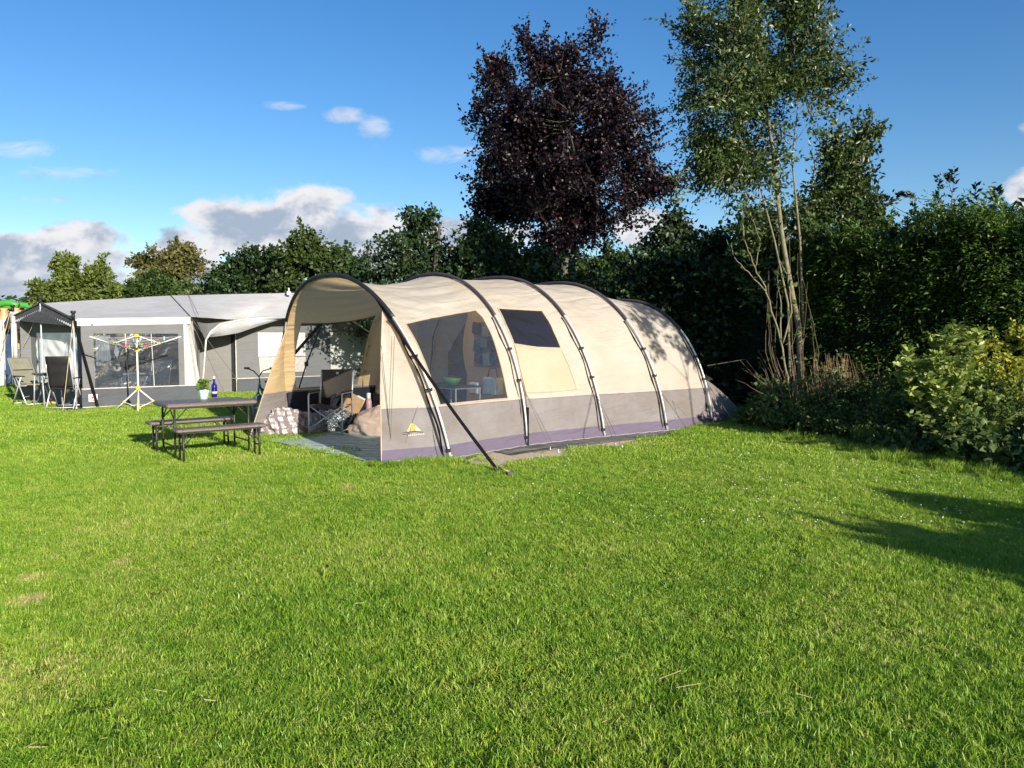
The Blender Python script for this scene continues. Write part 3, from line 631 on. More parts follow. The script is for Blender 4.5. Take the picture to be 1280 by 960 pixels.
# ---- inside: cabin front with door gap, roof shade
def cabin():
    a = 1.42
    def cross(c, z): return T(a, c, z)
    def top(c):  # follow the roof
        u = min(max((c - .12) / 3.66, 0), 1); return .62 + 1.62 * max(0, math.sin(PI * u)) ** .75
    def wallp(c0, c1, z0, mat, name, dz=0):
        m = MB(); m.grid(lambda x, y: cross(c0 + (c1 - c0) * x, z0 + (max(top(c0 + (c1 - c0) * x) * .96, z0 + .05) - z0) * y) - AX * (.03 * math.sin(9 * x + 2 * y) * .6), 18, 14); return m.build(name, mat, tent, smooth=True)
    w1 = wallp(.14, 1.38, .5, MT['cover'], 'inner_cabin'); wallp(2.55, 3.75, .5, MT['cover'], 'inner_cabin')
    m = MB(); m.grid(lambda x, y: cross(.1 + 3.7 * x, .52 * y) - AX * .012, 14, 4); m.build('groundsheet_wall', MT['navy'], tent)
    m = MB(); m.grid(lambda x, y: T(1.45 + .25 * x, 1.36 + .3 * x * math.sin(3 * y) + .15 * x, .5 + 1.5 * y), 6, 10); m.build('door_curtain', MT['cover'], tent, smooth=True)
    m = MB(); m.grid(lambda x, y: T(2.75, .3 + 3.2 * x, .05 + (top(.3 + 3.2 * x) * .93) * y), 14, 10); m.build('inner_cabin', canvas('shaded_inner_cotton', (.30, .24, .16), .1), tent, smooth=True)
    # curtain folds of the far wall seen through the front
cabin()
world_parts(tent)
# things inside the porch
org = thing('wall_organizer', 'blue and white pocket organizer hanging on the tan inner tent wall', 'organizer', T(1.36, .85, 1.0))
cols = [(.05, .12, .17), (.35, .36, .36), (.13, .07, .05), (.04, .05, .07), (.24, .27, .2), (.06, .15, .19)]
m = MB(); m.grid(lambda x, y: T(1.375, .62 + .55 * x, 1.02 + .62 * y), 4, 4); bk = m.build('backing', M('organizer_cloth', (.30, .25, .18), .8), org)
for k in range(9):
    c = .66 + .17 * (k % 3) + .03 * math.sin(k * 5); z = 1.06 + .2 * (k // 3) + .03 * math.sin(k * 3.3); m = MB(); m.rbox(T(1.345, c + .06, z + .07), (.05, .10 + .05 * math.sin(k * 2.1) ** 2, .11 + .07 * math.sin(k * 1.7) ** 2), .02, Matrix.Rotation(TA, 3, 'Z') @ Matrix.Rotation(.25 * math.sin(k * 4), 3, 'X')); m.build('pocket', M('pocket_cloth_%d' % k, cols[k % 6], .7), org)
world_parts(org)
fr = thing('shopping_bag', 'pale blue and white bag against the inner tent wall behind the clear window', 'bag', T(1.3, .62, .62))
m = MB(); m.rbox(T(1.24, .62, .78), (.14, .30, .24), .03, Matrix.Rotation(TA, 3, 'Z')); m.build('body', M('bag_pale', (.5, .56, .6), .6, .3, 9), fr)
m = MB(); m.rbox(T(1.22, .95, .74), (.12, .2, .16), .03, Matrix.Rotation(TA, 3, 'Z')); m.build('side_pocket', M('bag_white', (.62, .62, .6), .6), fr)
m = MB(); m.tube([T(1.24, .52, .9), T(1.24, .56, 1.02), T(1.24, .68, 1.02), T(1.24, .72, .9)], .008, 5); m.build('handle', MT['black'], fr)
world_parts(fr)
tb = thing('kitchen_stand', 'folding camp cupboard with white frame inside the tent porch', 'cupboard', T(.75, .8))
m = MB()
for c in (.55, 1.15):
    for a in (.55, .95): m.tube([T(a, c, 0), T(a, c, .78)], .011, 6)
for z in (.78, .42):
    m.tube([T(.55, .55, z), T(.95, .55, z), T(.95, 1.15, z), T(.55, 1.15, z), T(.55, .55, z)], .011, 6)
m.build('frame', MT['alu'], tb)
m = MB(); m.rbox(T(.75, .85, .795), (.44, .64, .02), .01, Matrix.Rotation(TA, 3, 'Z')); m.rbox(T(.75, .85, .43), (.4, .58, .015), .01, Matrix.Rotation(TA, 3, 'Z')); m.build('shelf', M('cupboard_dark', (.05, .05, .055), .6), tb)
world_parts(tb)
pl = thing('salad_bowl', 'green bowl on the camp cupboard seen through the clear window', 'bowl', T(.62, .72, .81))
m = MB(); m.lathe([(.05, 0), (.10, .05), (.125, .10), (.118, .10), (.09, .05), (.04, .012)], (0, 0, 0), 20); m.build('body', M('green_plastic', (.08, .2, .04), .5), pl, smooth=True)
# ================================================================== RUG AND THE THINGS IN THE PORCH
def rug():
    m, nt, N, L = newmat('woven_plastic_rug'); out = N('ShaderNodeOutputMaterial'); b = N('ShaderNodeBsdfPrincipled'); tc = N('ShaderNodeTexCoord')
    mp = N('ShaderNodeMapping'); mp.inputs['Rotation'].default_value = (0, 0, -.12); L(tc.outputs['Object'], mp.inputs[0])
    w = N('ShaderNodeTexWave'); w.wave_type = 'BANDS'; w.bands_direction = 'Y'; w.inputs['Scale'].default_value = 2.6; w.inputs['Distortion'].default_value = 5; w.inputs['Detail'].default_value = 4; w.inputs['Detail Scale'].default_value = 1.6; L(mp.outputs[0], w.inputs[0])
    mp2 = N('ShaderNodeMapping'); mp2.inputs['Rotation'].default_value = (0, 0, -TA); mp2.inputs['Scale'].default_value = (1, 5, 1); L(tc.outputs['Object'], mp2.inputs[0])
    n = N('ShaderNodeTexNoise'); n.inputs['Scale'].default_value = 7; n.inputs['Detail'].default_value = 5; L(mp2.outputs[0], n.inputs[0])
    ad = N('ShaderNodeMath'); ad.operation = 'MULTIPLY_ADD'; L(n.outputs[0], ad.inputs[0]); ad.inputs[1].default_value = .9; L(w.outputs[0], ad.inputs[2])
    r = N('ShaderNodeValToRGB'); e = r.color_ramp.elements; e[0].position = .62; e[0].color = rgb(.11, .20, .21); e[1].position = 1.0; e[1].color = rgb(.52, .64, .60)
    sc = N('ShaderNodeMath'); sc.operation = 'MULTIPLY'; L(ad.outputs[0], sc.inputs[0]); sc.inputs[1].default_value = .85; k = e.new(.70); k.color = rgb(.17, .30, .31); k = e.new(.82); k.color = rgb(.46, .62, .58)
    L(sc.outputs[0], r.inputs[0]); L(r.outputs[0], b.inputs['Base Color']); b.inputs['Roughness'].default_value = .65
    L(b.outputs[0], out.inputs[0])
    mm = MB()
    def f(a, c):
        p = RUG[0].lerp(RUG[1], c).lerp(RUG[3].lerp(RUG[2], c), a); return V((p.x, p.y, .014 + .008 * noise.noise((p.x * 2.5, p.y * 2.5, 0)) + .006 * (a < .01)))
    mm.grid(f, 30, 30)
    tag(mm.build('outdoor_rug', m, smooth=True), 'teal woven outdoor rug spread on the grass under the tent canopy', 'rug')
rug()
ZR = .022
def cloth_blob(name, c, r, mat, seed, parent=None, rid=.38, amp=.16, freq=3.2, n=42, flat=.35):
    m = MB(); c = V(c); vs = []; R_ = r
    for i in range(n + 1):
        a = PI * i / n
        for k in range(2 * n):
            b = PI * k / n; d = V((math.sin(a) * math.cos(b), math.sin(a) * math.sin(b), math.cos(a)))
            w = 1 + amp * (noise.noise(d * freq + V((seed, 0, 0))) * 1.2 + .6 * abs(noise.noise(d * freq * 2.1 + V((0, seed, 0)))) + .35 * noise.noise(d * freq * 4.5 + V((0, 0, seed))))
            w += amp * rid * ((1 - abs(noise.noise(d * freq * 1.3 + V((seed * 2, noise.noise(d * 5) * .8, 0))))) ** 6 - .25); p = V((d.x * R_[0], d.y * R_[1], d.z * R_[2])) * w; p.z = max(p.z, -R_[2] * flat); vs.append(c + p + V((0, 0, R_[2] * flat)))
    m.add(vs, [(i * 2 * n + k, i * 2 * n + (k + 1) % (2 * n), (i + 1) * 2 * n + (k + 1) % (2 * n), (i + 1) * 2 * n + k) for i in range(n) for k in range(2 * n)])
    return m.build(name, mat, parent, smooth=True)
def plaid(name, base, line, sc=13.):
    m, nt, N, L = newmat(name); out = N('ShaderNodeOutputMaterial'); b = N('ShaderNodeBsdfPrincipled'); tc = N('ShaderNodeTexCoord')
    last = None
    for ax, rot, thin in (('X', .5, .62), ('Z', .3, .62), ('X', .5, .9), ('Y', .3, .7)):
        mp = N('ShaderNodeMapping'); mp.inputs['Rotation'].default_value = (rot, rot * .6, rot); L(tc.outputs['Object'], mp.inputs[0])
        w = N('ShaderNodeTexWave'); w.bands_direction = ax; w.inputs['Scale'].default_value = sc * (.25 if thin < .8 else .6); w.inputs['Distortion'].default_value = .8; L(mp.outputs[0], w.inputs[0])
        g = N('ShaderNodeMapRange'); g.inputs[1].default_value = thin; g.inputs[2].default_value = min(1, thin + .12); L(w.outputs[0], g.inputs[0])
        if last is None: last = g.outputs[0]
        else: q = N('ShaderNodeMath'); q.operation = 'MULTIPLY_ADD'; L(g.outputs[0], q.inputs[0]); q.inputs[1].default_value = .6; L(last, q.inputs[2]); last = q.outputs[0]
    mx = N('ShaderNodeMix'); mx.data_type = 'RGBA'; mx.clamp_factor = True; L(last, mx.inputs[0]); mx.inputs[6].default_value = rgb(*base); mx.inputs[7].default_value = rgb(*line)
    L(mx.outputs[2], b.inputs['Base Color']); b.inputs['Roughness'].default_value = .85; L(b.outputs[0], out.inputs[0]); return m
g = G(347, 545)
tag(cloth_blob('blanket_bundle', g + V((-.02, .22, .01)), (.36, .26, .27), plaid('pale_plaid_wool', (.48, .45, .44), (.16, .13, .14)), 3.3, amp=.22), 'bundled pale plaid blanket lying at the left edge of the rug', 'blanket')
tag(cloth_blob('quilt_bundle', G(374, 543) + V((.0, .26, .01)), (.27, .25, .20), M('grey_quilt', (.27, .27, .33), .8, .35, 26, .6), 8.1, amp=.26), 'grey patterned quilt heaped beside the plaid blanket', 'quilt')
def carton():
    o = thing('cardboard_box', 'open brown cardboard box behind the plaid blanket', 'box', AT(357, 532, 12.35) * 1, .35); o.location.z = ZR
    mt = M('corrugated_card', (.36, .22, .11), .85, .1, 5); m = MB(); w, d, h, t = .44, .34, .3, .006
    for s in (-1, 1): m.box((0, s * d / 2, h / 2), (w, t, h)); m.box((s * w / 2, 0, h / 2), (t, d - t * 2, h))
    m.box((0, 0, .005), (w - .02, d - .02, .006)); m.build('body', mt, o)
    for s in (-1, 1):
        m = MB(); m.box((0, s * (d / 2 + .05), h + .05), (w, t, .14), Matrix.Rotation(-s * .8, 3, 'X')); m.build('flap', mt, o)
carton()
tag(cloth_blob('duvet_bag', G(462, 548) + V((.1, .55, 0)), (.46, .34, .29), M('beige_cotton', (.56, .41, .31), .85, .1, 6, .3), 5.7, amp=.15, freq=2.0, rid=.3), 'large beige stuffed duvet bag on the rug behind the near wing', 'bag')
def paperbag():
    o = thing('paper_bag', 'crumpled brown paper carrier with white label behind the camping chair', 'paper bag', AT(440, 518, 12.2), .5); o.location.z = .20
    m = MB(); m.rbox((0, 0, .17), (.30, .2, .30), .03, Matrix.Rotation(.5, 3, 'Y')); m.build('body', M('kraft_paper', (.42, .26, .13), .8, .2, 10, .7), o)
    m = MB(); m.box((.10, -.09, .22), (.14, .012, .14), Matrix.Rotation(.5, 3, 'Y')); m.build('label', M('white_paper', (.7, .68, .64), .7), o)
    o2 = thing('storage_crate', 'black plastic crate on the rug carrying the paper carrier', 'crate', AT(440, 518, 12.2), .5); o2.location.z = ZR
    m = MB()
    for s in (-1, 1): m.box((0, s * .17, .09), (.46, .012, .18)); m.box((s * .23, 0, .09), (.012, .33, .18))
    m.box((0, 0, .006), (.45, .33, .01)); m.box((0, 0, .172), (.45, .33, .006)); m.build('body', MT['black'], o2)
    m = MB()
    for s in (-1, 1): m = MB(); m.tube([(s * .236, -.05, .12), (s * .255, -.05, .13), (s * .255, .05, .13), (s * .236, .05, .12)], .007, 5); m.build('handle', MT['black'], o2)
    pass
paperbag()
tag(cloth_blob('rucksack', G(437, 545) + V((.03, .35, 0)), (.16, .15, .2), M('black_nylon', (.012, .012, .015), .6, .3, 9, .5), 2.2, amp=.2), 'black rucksack on the rug between camping chair and beige duvet bag', 'rucksack')
tag(cloth_blob('clear_bag', G(411, 541) + V((.03, .45, 0)), (.30, .26, .2), film('crinkled_clear_plastic', (.75, .8, .82), .3, .2, 1.2, 9, (.33, .38, .40), .55), 6.2, amp=.3, freq=4.5), 'crinkled pale blue plastic bag under and behind the camping chair', 'bag')
o = thing('thermos_flask', 'small white capped flask standing behind the beige duvet bag', 'flask', AT(461, 515, 12.4)); o.location.z = ZR
m = MB(); m.lathe([(.045, 0), (.05, .01), (.05, .36), (.035, .42)], n=16); m.build('body', M('flask_pink', (.5, .3, .32), .4), o, smooth=True)
m = MB(); m.lathe([(.032, .42), (.034, .43), (.034, .50), (.028, .51)], n=14); m.build('cap', M('flask_white', (.75, .74, .72), .4), o, smooth=True)
o = thing('food_crate', 'low wooden tray of jars and packets beside the chair legs', 'crate', G(382, 541) + V((.05, .62, 0)), .3); o.location.z = ZR
m = MB()
for s in (-1, 1): m.box((0, s * .14, .05), (.42, .012, .1)); m.box((s * .21, 0, .05), (.012, .27, .1))
m.box((0, 0, .006), (.41, .27, .01)); m.build('tray', M('tray_wood', (.18, .11, .06), .7, .3, 20), o)
for k in range(6):
    x = -.15 + .06 * k; c = [(.35, .12, .05), (.55, .45, .2), (.08, .06, .05), (.4, .35, .3), (.12, .2, .08), (.3, .05, .04)][k]
    m = MB(); m.lathe([(.026, .012), (.028, .03), (.028, .13), (.02, .15), (.022, .17)], (x, -.04 + .08 * (k % 2), 0), 10); m.build('jar', M('jar_%d' % k, c, .3), o, smooth=True)
def director_chair():
    o = thing('camping_chair', 'brown folding director chair with silver frame on the teal rug', 'chair', G(406, 546) + V((.03, .26, 0)), -.12); o.location.z = ZR
    st = MT['alu']; W_ = .25; D = .22; fab = M('brown_canvas_seat', (.055, .045, .038), .75, .15, 9, .3)
    m = MB()
    for s in (-1, 1):
        m.tube([(s * W_, -D, 0), (s * W_, -D, .56), (s * W_, -D + .03, .60), (s * W_, D - .02, .60), (s * W_, D, .585), (s * W_, D + .005, 0)], .012, 7)
        m.tube([(s * W_, -D, .06), (s * W_, D, .06)], .010, 6)
        m.tube([(s * (W_ - .005), D - .01, .40), (s * (W_ - .005), D + .09, .90)], .012, 7)
        m.tube([(s * W_, -D, .42), (s * W_, D, .40)], .010, 6)
    for y in (-D, D): m.tube([(-W_, y, .08), (W_, y, .42)], .010, 6); m.tube([(W_, y + .02, .08), (-W_, y + .02, .42)], .010, 6)
    m.build('frame', st, o, smooth=True)
    m = MB(); m.grid(lambda a, b: V((-W_ + 2 * W_ * a, -D + 2 * D * b, .425 - .05 * math.sin(PI * a) - .01 * math.sin(PI * b))), 12, 6); m.build('seat', fab, o, smooth=True, solid=.006)
    m = MB(); m.grid(lambda a, b: V((-W_ + 2 * W_ * a, D + .015 + .075 * b + .035 * math.sin(PI * a), .50 + .42 * b)), 12, 6); m.build('backrest', fab, o, smooth=True, solid=.008)
    m = MB(); m.box((0, D + .085, .87), (.04, .012, .035)); m.build('label', M('chair_label', (.5, .5, .48), .6), o)
    for s in (-1, 1):
        m = MB(); m.rbox((s * W_, 0, .615), (.045, .40, .022), .01); m.build('armrest', MT['black'], o)
    m = MB(); m.tube([(.02, -.05, .42), (.10, .0, .60), (.2, .05, .66)], .008, 5); m.build('webbing', MT['black'], o)
director_chair()

# ================================================================== PICNIC TABLE, BENCHES
ta = math.radians(38.5)
brown = M('brown_rattan_plastic', (.145, .112, .097), .42, .25, 60, .5, 190); dsteel = M('dark_painted_steel', (.028, .026, .026), .45, .2, 20, .05)
def fold_furniture(o, L_, Wd, h, edge, inx, iny, legr, bar):
    m = MB(); m.rbox((0, 0, h - edge / 2), (L_, Wd, edge), .03, seg=4); m.build('table_top' if h > .5 else 'seat', brown, o)
    m = MB()
    for s in (-1, 1): m.beam((-L_ / 2 + .05, s * (Wd / 2 - .05), h - edge - .006), (L_ / 2 - .05, s * (Wd / 2 - .05), h - edge - .006), .02, .02)
    m.build('frame', dsteel, o)
    for sx in (-1, 1):
        for sy in (-1, 1):
            m = MB(); x = sx * (L_ / 2 - inx); y = sy * (Wd / 2 - iny); m.tube([(x, y, 0), (x, y, h - edge - .005)], legr, 8); m.lathe([(legr * 1.25, 0), (legr * 1.25, .03)], (x, y, 0), 8); m.build('leg', dsteel, o, smooth=True)
        m = MB(); x = sx * (L_ / 2 - inx); y = Wd / 2 - iny; m.tube([(x, -y, bar), (x, y, bar)], legr * .8, 6)
        for sy in (-1, 1):
            m.tube([(x, sy * y, h - edge - .16), (x, sy * y * .25, h - edge - .01)], legr * .55, 5); m.tube([(x, sy * y, h - edge - .16), (x - sx * .14, sy * y, h - edge - .012)], legr * .55, 5)
        m.build('brace', dsteel, o, smooth=True)
tab = thing('picnic_table', 'brown folding picnic table with thin dark legs, standing on the grass', 'table', (-3.745, 9.36, 0), ta)
fold_furniture(tab, 1.06, .64, .665, .048, .10, .06, .0125, .16)
b1 = thing('picnic_bench', 'brown folding bench in front of the picnic table', 'bench', (-3.43, 8.98, 0), ta, 'benches of the picnic set')
fold_furniture(b1, 1.04, .25, .395, .036, .085, .045, .0125, .15)
b2 = copy_tree(b1); b2.location = (-4.09, 9.75, 0); b2['label'] = 'brown folding bench on the far side of the picnic table'
p = G(268, 496.5, .665)
o = thing('glass_bottle', 'cobalt blue bottle with pale stopper on the picnic table', 'bottle', p)
m = MB(); m.lathe([(.030, 0), (.036, .006), (.036, .14), (.034, .155), (.018, .18), (.0135, .2), (.0135, .222), (.016, .226), (.016, .234)], n=22)
bm, nt, N, L = newmat('cobalt_glass'); out = N('ShaderNodeOutputMaterial'); bs = N('ShaderNodeBsdfPrincipled'); bs.inputs['Base Color'].default_value = rgb(.012, .012, .22); bs.inputs['Roughness'].default_value = .08; bs.inputs['Coat Weight'].default_value = .6; bs.inputs['Transmission Weight'].default_value = .25; L(bs.outputs[0], out.inputs[0])
m.build('body', bm, o, smooth=True)
m = MB(); m.lathe([(.0368, .045), (.0368, .075)], n=22); m.build('label', M('bottle_label', (.5, .45, .42), .5), o, smooth=True)
m = MB(); m.lathe([(.012, .234), (.015, .24), (.015, .262), (.009, .272)], n=14); m.build('stopper', M('stopper_grey', (.6, .6, .6), .4), o, smooth=True)
p = G(254.5, 498.5, .665)
o = thing('potted_herb', 'green herb in a pale blue pot on the picnic table', 'plant', p)
m = MB()
for k in range(24):                                                    # folded paper-like pot
    pass
def potpt(a, b): r = .043 + .026 * b + .005 * math.sin(6 * 2 * PI * a) * b; return V((r * math.cos(2 * PI * a), r * math.sin(2 * PI * a), .115 * b + .006 * math.sin(5 * 2 * PI * a) * b))
m.grid(potpt, 48, 6); m.lathe([(.042, .002), (.042, .003)], n=20); m.lathe([(.062, .095), (.06, .1)], n=20)
m.build('pot', M('pale_blue_ceramic', (.38, .60, .63), .5, .25, 40, .1), o, smooth=True)
HERB = o
# ================================================================== ROTARY CLOTHES DRYER
dp = G(173.5, 513.5); yel = M('yellow_plastic', (.62, .52, .03), .45); whi = M('white_tube', (.72, .72, .70), .4, .05)
o = thing('clothes_dryer', 'white rotary clothes dryer with yellow joints in front of the grey awning', 'clothes dryer', dp, .55)
m = MB(); m.tube([(0, 0, .04), (0, 0, 1.46)], .017, 8); m.build('pole', whi, o, smooth=True)
m = MB(); m.lathe([(.035, 1.14), (.045, 1.16), (.045, 1.2), (.03, 1.22)], n=10); m.lathe([(.03, 1.42), (.05, 1.44), (.05, 1.47), (.02, 1.49)], n=10); m.lathe([(.03, .40), (.045, .41), (.045, .46), (.03, .48)], n=10); m.lathe([(.03, .03), (.045, .04), (.04, .08)], n=10); m.build('joint', yel, o, smooth=True)
for k in range(4):
    a = k * PI / 2; c, s = math.cos(a), math.sin(a); tip = (c * .80, s * .80, 1.44)
    m = MB(); m.tube([(c * .03, s * .03, 1.18), tip], .013, 6); r_ = m.build('arm', whi, o, smooth=True)
    m = MB(); m.tube([(c * .02, s * .02, 1.45), (c * .40, s * .40, 1.31)], .009, 5); m.build('strut', whi, r_, smooth=True)
    m = MB(); m.ball((c * .40, s * .40, 1.31), .028, 5); m.build('joint', yel, r_, smooth=True)
for k in range(3):
    a = .4 + k * 2 * PI / 3; c, s = math.cos(a), math.sin(a)
    m = MB(); m.tube([(0, 0, .43), (c * .30, s * .30, .17), (c * .50, s * .50, 0)], .013, 6); m.build('leg', whi, o, smooth=True)
    m = MB(); m.tube([(c * .30, s * .30, .17), (0, 0, .06)], .008, 5); m.build('strut', yel if k == 2 else whi, o, smooth=True)
    m = MB(); m.ball((c * .30, s * .30, .17), .028, 5); m.build('joint', yel, o, smooth=True)
m = MB()
for j in range(7):
    r = .24 + .085 * j; q = [V((r * math.cos(k * PI / 2), r * math.sin(k * PI / 2), 1.18 + (.27 * r / .80) + .006)) for k in range(4)]
    for k in range(4):
        A, B = q[k], q[(k + 1) % 4]; m.tube([A, A.lerp(B, .5) - V((0, 0, .03)), B], .0028, 4)
m.build('washing_line', MT['ropewhite'], o)
peg_cols = [((.05, .35, .33), 'teal'), ((.6, .08, .06), 'red'), ((.65, .55, .05), 'yellow'), ((.7, .7, .68), 'white'), ((.5, .2, .4), 'pink'), ((.05, .35, .33), 'teal')]
for k in range(14):
    c, nm = peg_cols[k % 6]; q = int(RNG.integers(0, 4)); r = .24 + .085 * int(RNG.integers(0, 7)); f = float(RNG.random()) * .8 + .1
    A = V((r * math.cos(q * PI / 2), r * math.sin(q * PI / 2), 0)); B = V((r * math.cos((q + 1) * PI / 2), r * math.sin((q + 1) * PI / 2), 0)); p = A.lerp(B, f); p.z = 1.18 + .27 * r / .80 - .03 * (1 - abs(2 * f - 1))
    R = Matrix.Rotation(.55, 4, 'Z'); w = dp + (R @ p); m = MB()
    for s in (-1, 1): m.box((0, s * .005, 0), (.012, .005, .075), Matrix.Rotation(s * .06, 3, 'X'))
    m.box((0, 0, .012), (.013, .013, .006))
    e = m.build('clothes_peg', bpy.data.materials.get('peg_' + nm) or M('peg_' + nm, c, .5)); e.location = w; e.rotation_euler = (0, 0, float(RNG.random()) * 3)
    tag(e, nm + ' clothes peg clipped to a line of the rotary dryer', 'clothes peg', 'clothes pegs on the rotary dryer')
# ================================================================== CHILD'S BICYCLE
def bicycle():
    o = thing('child_bicycle', 'small blue bicycle with red grips parked behind the canopy wing', 'bicycle', G(323, 524), math.radians(84))
    blue = M('blue_paint', (.04, .15, .28), .3, .05, metal=.2); tyre = M('grey_tyre', (.30, .30, .29), .7); R_ = .195
    for x in (0, .66):
        m = MB(); m.tube([(x + R_ * math.cos(2 * PI * k / 28), 0, R_ + R_ * math.sin(2 * PI * k / 28)) for k in range(29)], .024, 7, False); w = m.build('wheel', tyre, o, smooth=True)
        m = MB(); m.tube([(x + (R_ - .03) * math.cos(2 * PI * k / 28), 0, R_ + (R_ - .03) * math.sin(2 * PI * k / 28)) for k in range(29)], .009, 6, False); m.build('rim', MT['alu'], w, smooth=True)
        m = MB()
        for k in range(12): m.tube([(x, .01 * (k % 2 * 2 - 1), R_), (x + (R_ - .03) * math.cos(PI * k / 6), 0, R_ + (R_ - .03) * math.sin(PI * k / 6))], .002, 4)
        m.tube([(x, -.05, R_), (x, .05, R_)], .02, 8); m.build('spokes', MT['alu'], w)
    m = MB(); m.tube([(0, .0, .44), (.06, 0, .60), (.09, 0, .66)], .014, 7); m.tube([(.07, 0, .62), (.30, 0, .27), (.43, 0, .52)], .017, 7); m.tube([(.08, 0, .55), (.40, 0, .44)], .017, 7)
    for s in (-1, 1): m.tube([(0, s * .045, R_), (0, s * .04, .42), (.03, 0, .47)], .010, 6); m.tube([(.30, 0, .27), (.66, s * .045, R_)], .008, 6); m.tube([(.42, 0, .48), (.66, s * .045, R_)], .008, 6)
    m.build('frame', blue, o, smooth=True)
    m = MB(); m.tube([(.08, 0, .64), (.06, 0, .74), (.03, -.08, .84), (.07, -.20, .88), (.12, -.26, .88)], .010, 6); m.tube([(.06, 0, .74), (.03, .08, .84), (.07, .20, .88), (.12, .26, .88)], .010, 6); h = m.build('handlebar', MT['black'], o, smooth=True)
    for s in (-1, 1):
        m = MB(); m.tube([(.08, s * .19, .885), (.15, s * .30, .885)], .02, 8); m.build('grip', M('red_grip', (.42, .07, .03), .5), h, smooth=True)
    m = MB(); m.tube([(.43, 0, .5), (.45, 0, .60)], .012, 6); m.ball((.46, 0, .63), (.12, .06, .03), 6); m.build('saddle', MT['black'], o, smooth=True)
    m = MB()
    for x in (0, .66): m.add([(x + (R_ + .04) * math.cos(a), y, R_ + (R_ + .04) * math.sin(a)) for a in np.linspace(.5, 2.6, 10) for y in (-.03, .03)], [(2 * k, 2 * k + 1, 2 * k + 3, 2 * k + 2) for k in range(9)])
    m.build('mudguard', M('pale_blue_guard', (.40, .55, .62), .4), o, smooth=True)
    m = MB(); m.tube([(.30, -.09, .27), (.30, .09, .27)], .011, 6); m.tube([(.30, .09, .27), (.36, .10, .20)], .01, 6); m.tube([(.30, -.09, .27), (.24, -.10, .34)], .01, 6); m.box((.38, .13, .19), (.07, .05, .02)); m.box((.22, -.13, .35), (.07, .05, .02)); m.build('pedal', MT['black'], o)
bicycle()

# ================================================================== GREY FAMILY AWNING
MT['aroof'] = canvas('grey_awning_roof', (.48, .485, .495), .14, .4, .12); MT['agrey'] = canvas('dark_grey_awning_wall', (.165, .172, .178), .10, .35)
MT['acream'] = canvas('pale_awning_wall', (.57, .565, .535), .15, .4); MT['askirt'] = canvas('slate_awning_skirt', (.075, .083, .095), .02, .6); MT['agable'] = canvas('charcoal_gable', (.032, .036, .043), .02, .4)
MT['pvc'] = film('crinkled_awning_window', (.50, .55, .62), .95, .16, .22, 2.4, (.20, .24, .31), .12)
MT['skyrefl'] = M('sky_reflection_film', (.84, .84, .85), .3, .08, 5, .8, 6, spec=.7)  # white colour stands in for the sky reflected in the porch window
A0, A1 = V((-8.62, 15.4, 0)), V((-6.93, 16.62, 0)); AW = (A1 - A0).normalized(); AG = V((-AW.y, AW.x, 0))
UPZ = V((0, 0, 1))
def up(p, z): return V((p.x, p.y, z))
aw = thing('family_awning', 'long grey camping awning with porch gable, clear windows and slate skirt', 'awning', A0)
Rp, Lw = V((-9.85, 16.42, 2.14)), V((-10.95, 17.15, 1.88)); R1, R2, R3 = V((-8.44, 19.1, 2.45)), V((-5.9, 21.0, 2.62)), V((-2.9, 23.2, 2.66))
E0, E1 = up(A0, 1.80), up(A1, 1.86); E2 = AT(259, 407, 18.2); E3 = AT(300, 400, 18.9); E4 = AT(356, 396, 19.6); E5 = AT(480, 392, 21)
def patch(pa, pb, pc, pd, mat, name, parent, n=10, sag=.04, un=None):
    m = MB(); nn = (pb - pa).cross(pd - pa).normalized()
    m.grid(lambda a, b: pa.lerp(pb, a).lerp(pd.lerp(pc, a), b) - nn * sag * 16 * a * (1 - a) * b * (1 - b) + nn * .012 * noise.noise((a * 5, b * 5, pa.x)), n, n); return m.build(name, mat, parent, smooth=True)
ov = -AW * .12
patch(E0 + ov, E1, R1, Rp + ov, MT['aroof'], 'roof', aw, sag=.05); patch(E1, E3, R2, R1, MT['aroof'], 'roof', aw, sag=.03); patch(E3, E5, R3, R2, MT['aroof'], 'roof', aw, sag=.03)
m = MB(); m.poly(Rp + ov, R1, R1 + AG * 2.4 - UPZ * .6, Lw + ov); m.poly(R1, R2, R2 + AG * 2.4 - UPZ * .6, R1 + AG * 2.4 - UPZ * .6); m.build('roof', MT['aroof'], aw)
m = MB(); tp = [R1.lerp(E1, k / 10) + UPZ * (.012 - .05 * 0) for k in range(11)]; m.tube(tp, .012, 5); m.tube([p + AW * (.42 - .25 * k / 10) + UPZ * .03 for k, p in enumerate(tp)], .006, 4); m.build('seam', MT['rope'], aw)
# valance and front wall with its clear window
m = MB(); m.grid(lambda a, b: up(E0 + ov * .5, 0).lerp(up(E1, 0), a) + UPZ * ((1.80 + .06 * a) - .15 * b) - AG * (.012 + .008 * math.sin(a * 30) * b), 40, 3); m.build('valance', MT['acream'], aw, smooth=True)
Lf = (A1 - A0).length
def fw(s, z, d=0.): return A0 + AW * (s * Lf) + UPZ * z + AG * d
m = MB(); x0, x1, z0, z1 = .085, .875, .40, 1.50
m.poly(fw(0, .38), fw(x0, .38), fw(x0, 1.66), fw(0, 1.66)); m.poly(fw(x1, .38), fw(.93, .38), fw(.93, 1.7), fw(x1, 1.7)); m.poly(fw(x0, z1), fw(x1, z1), fw(x1, 1.7), fw(x0, 1.67)); m.poly(fw(x0, .38), fw(x1, .38), fw(x1, z0), fw(x0, z0)); m.build('front_wall', MT['agrey'], aw)
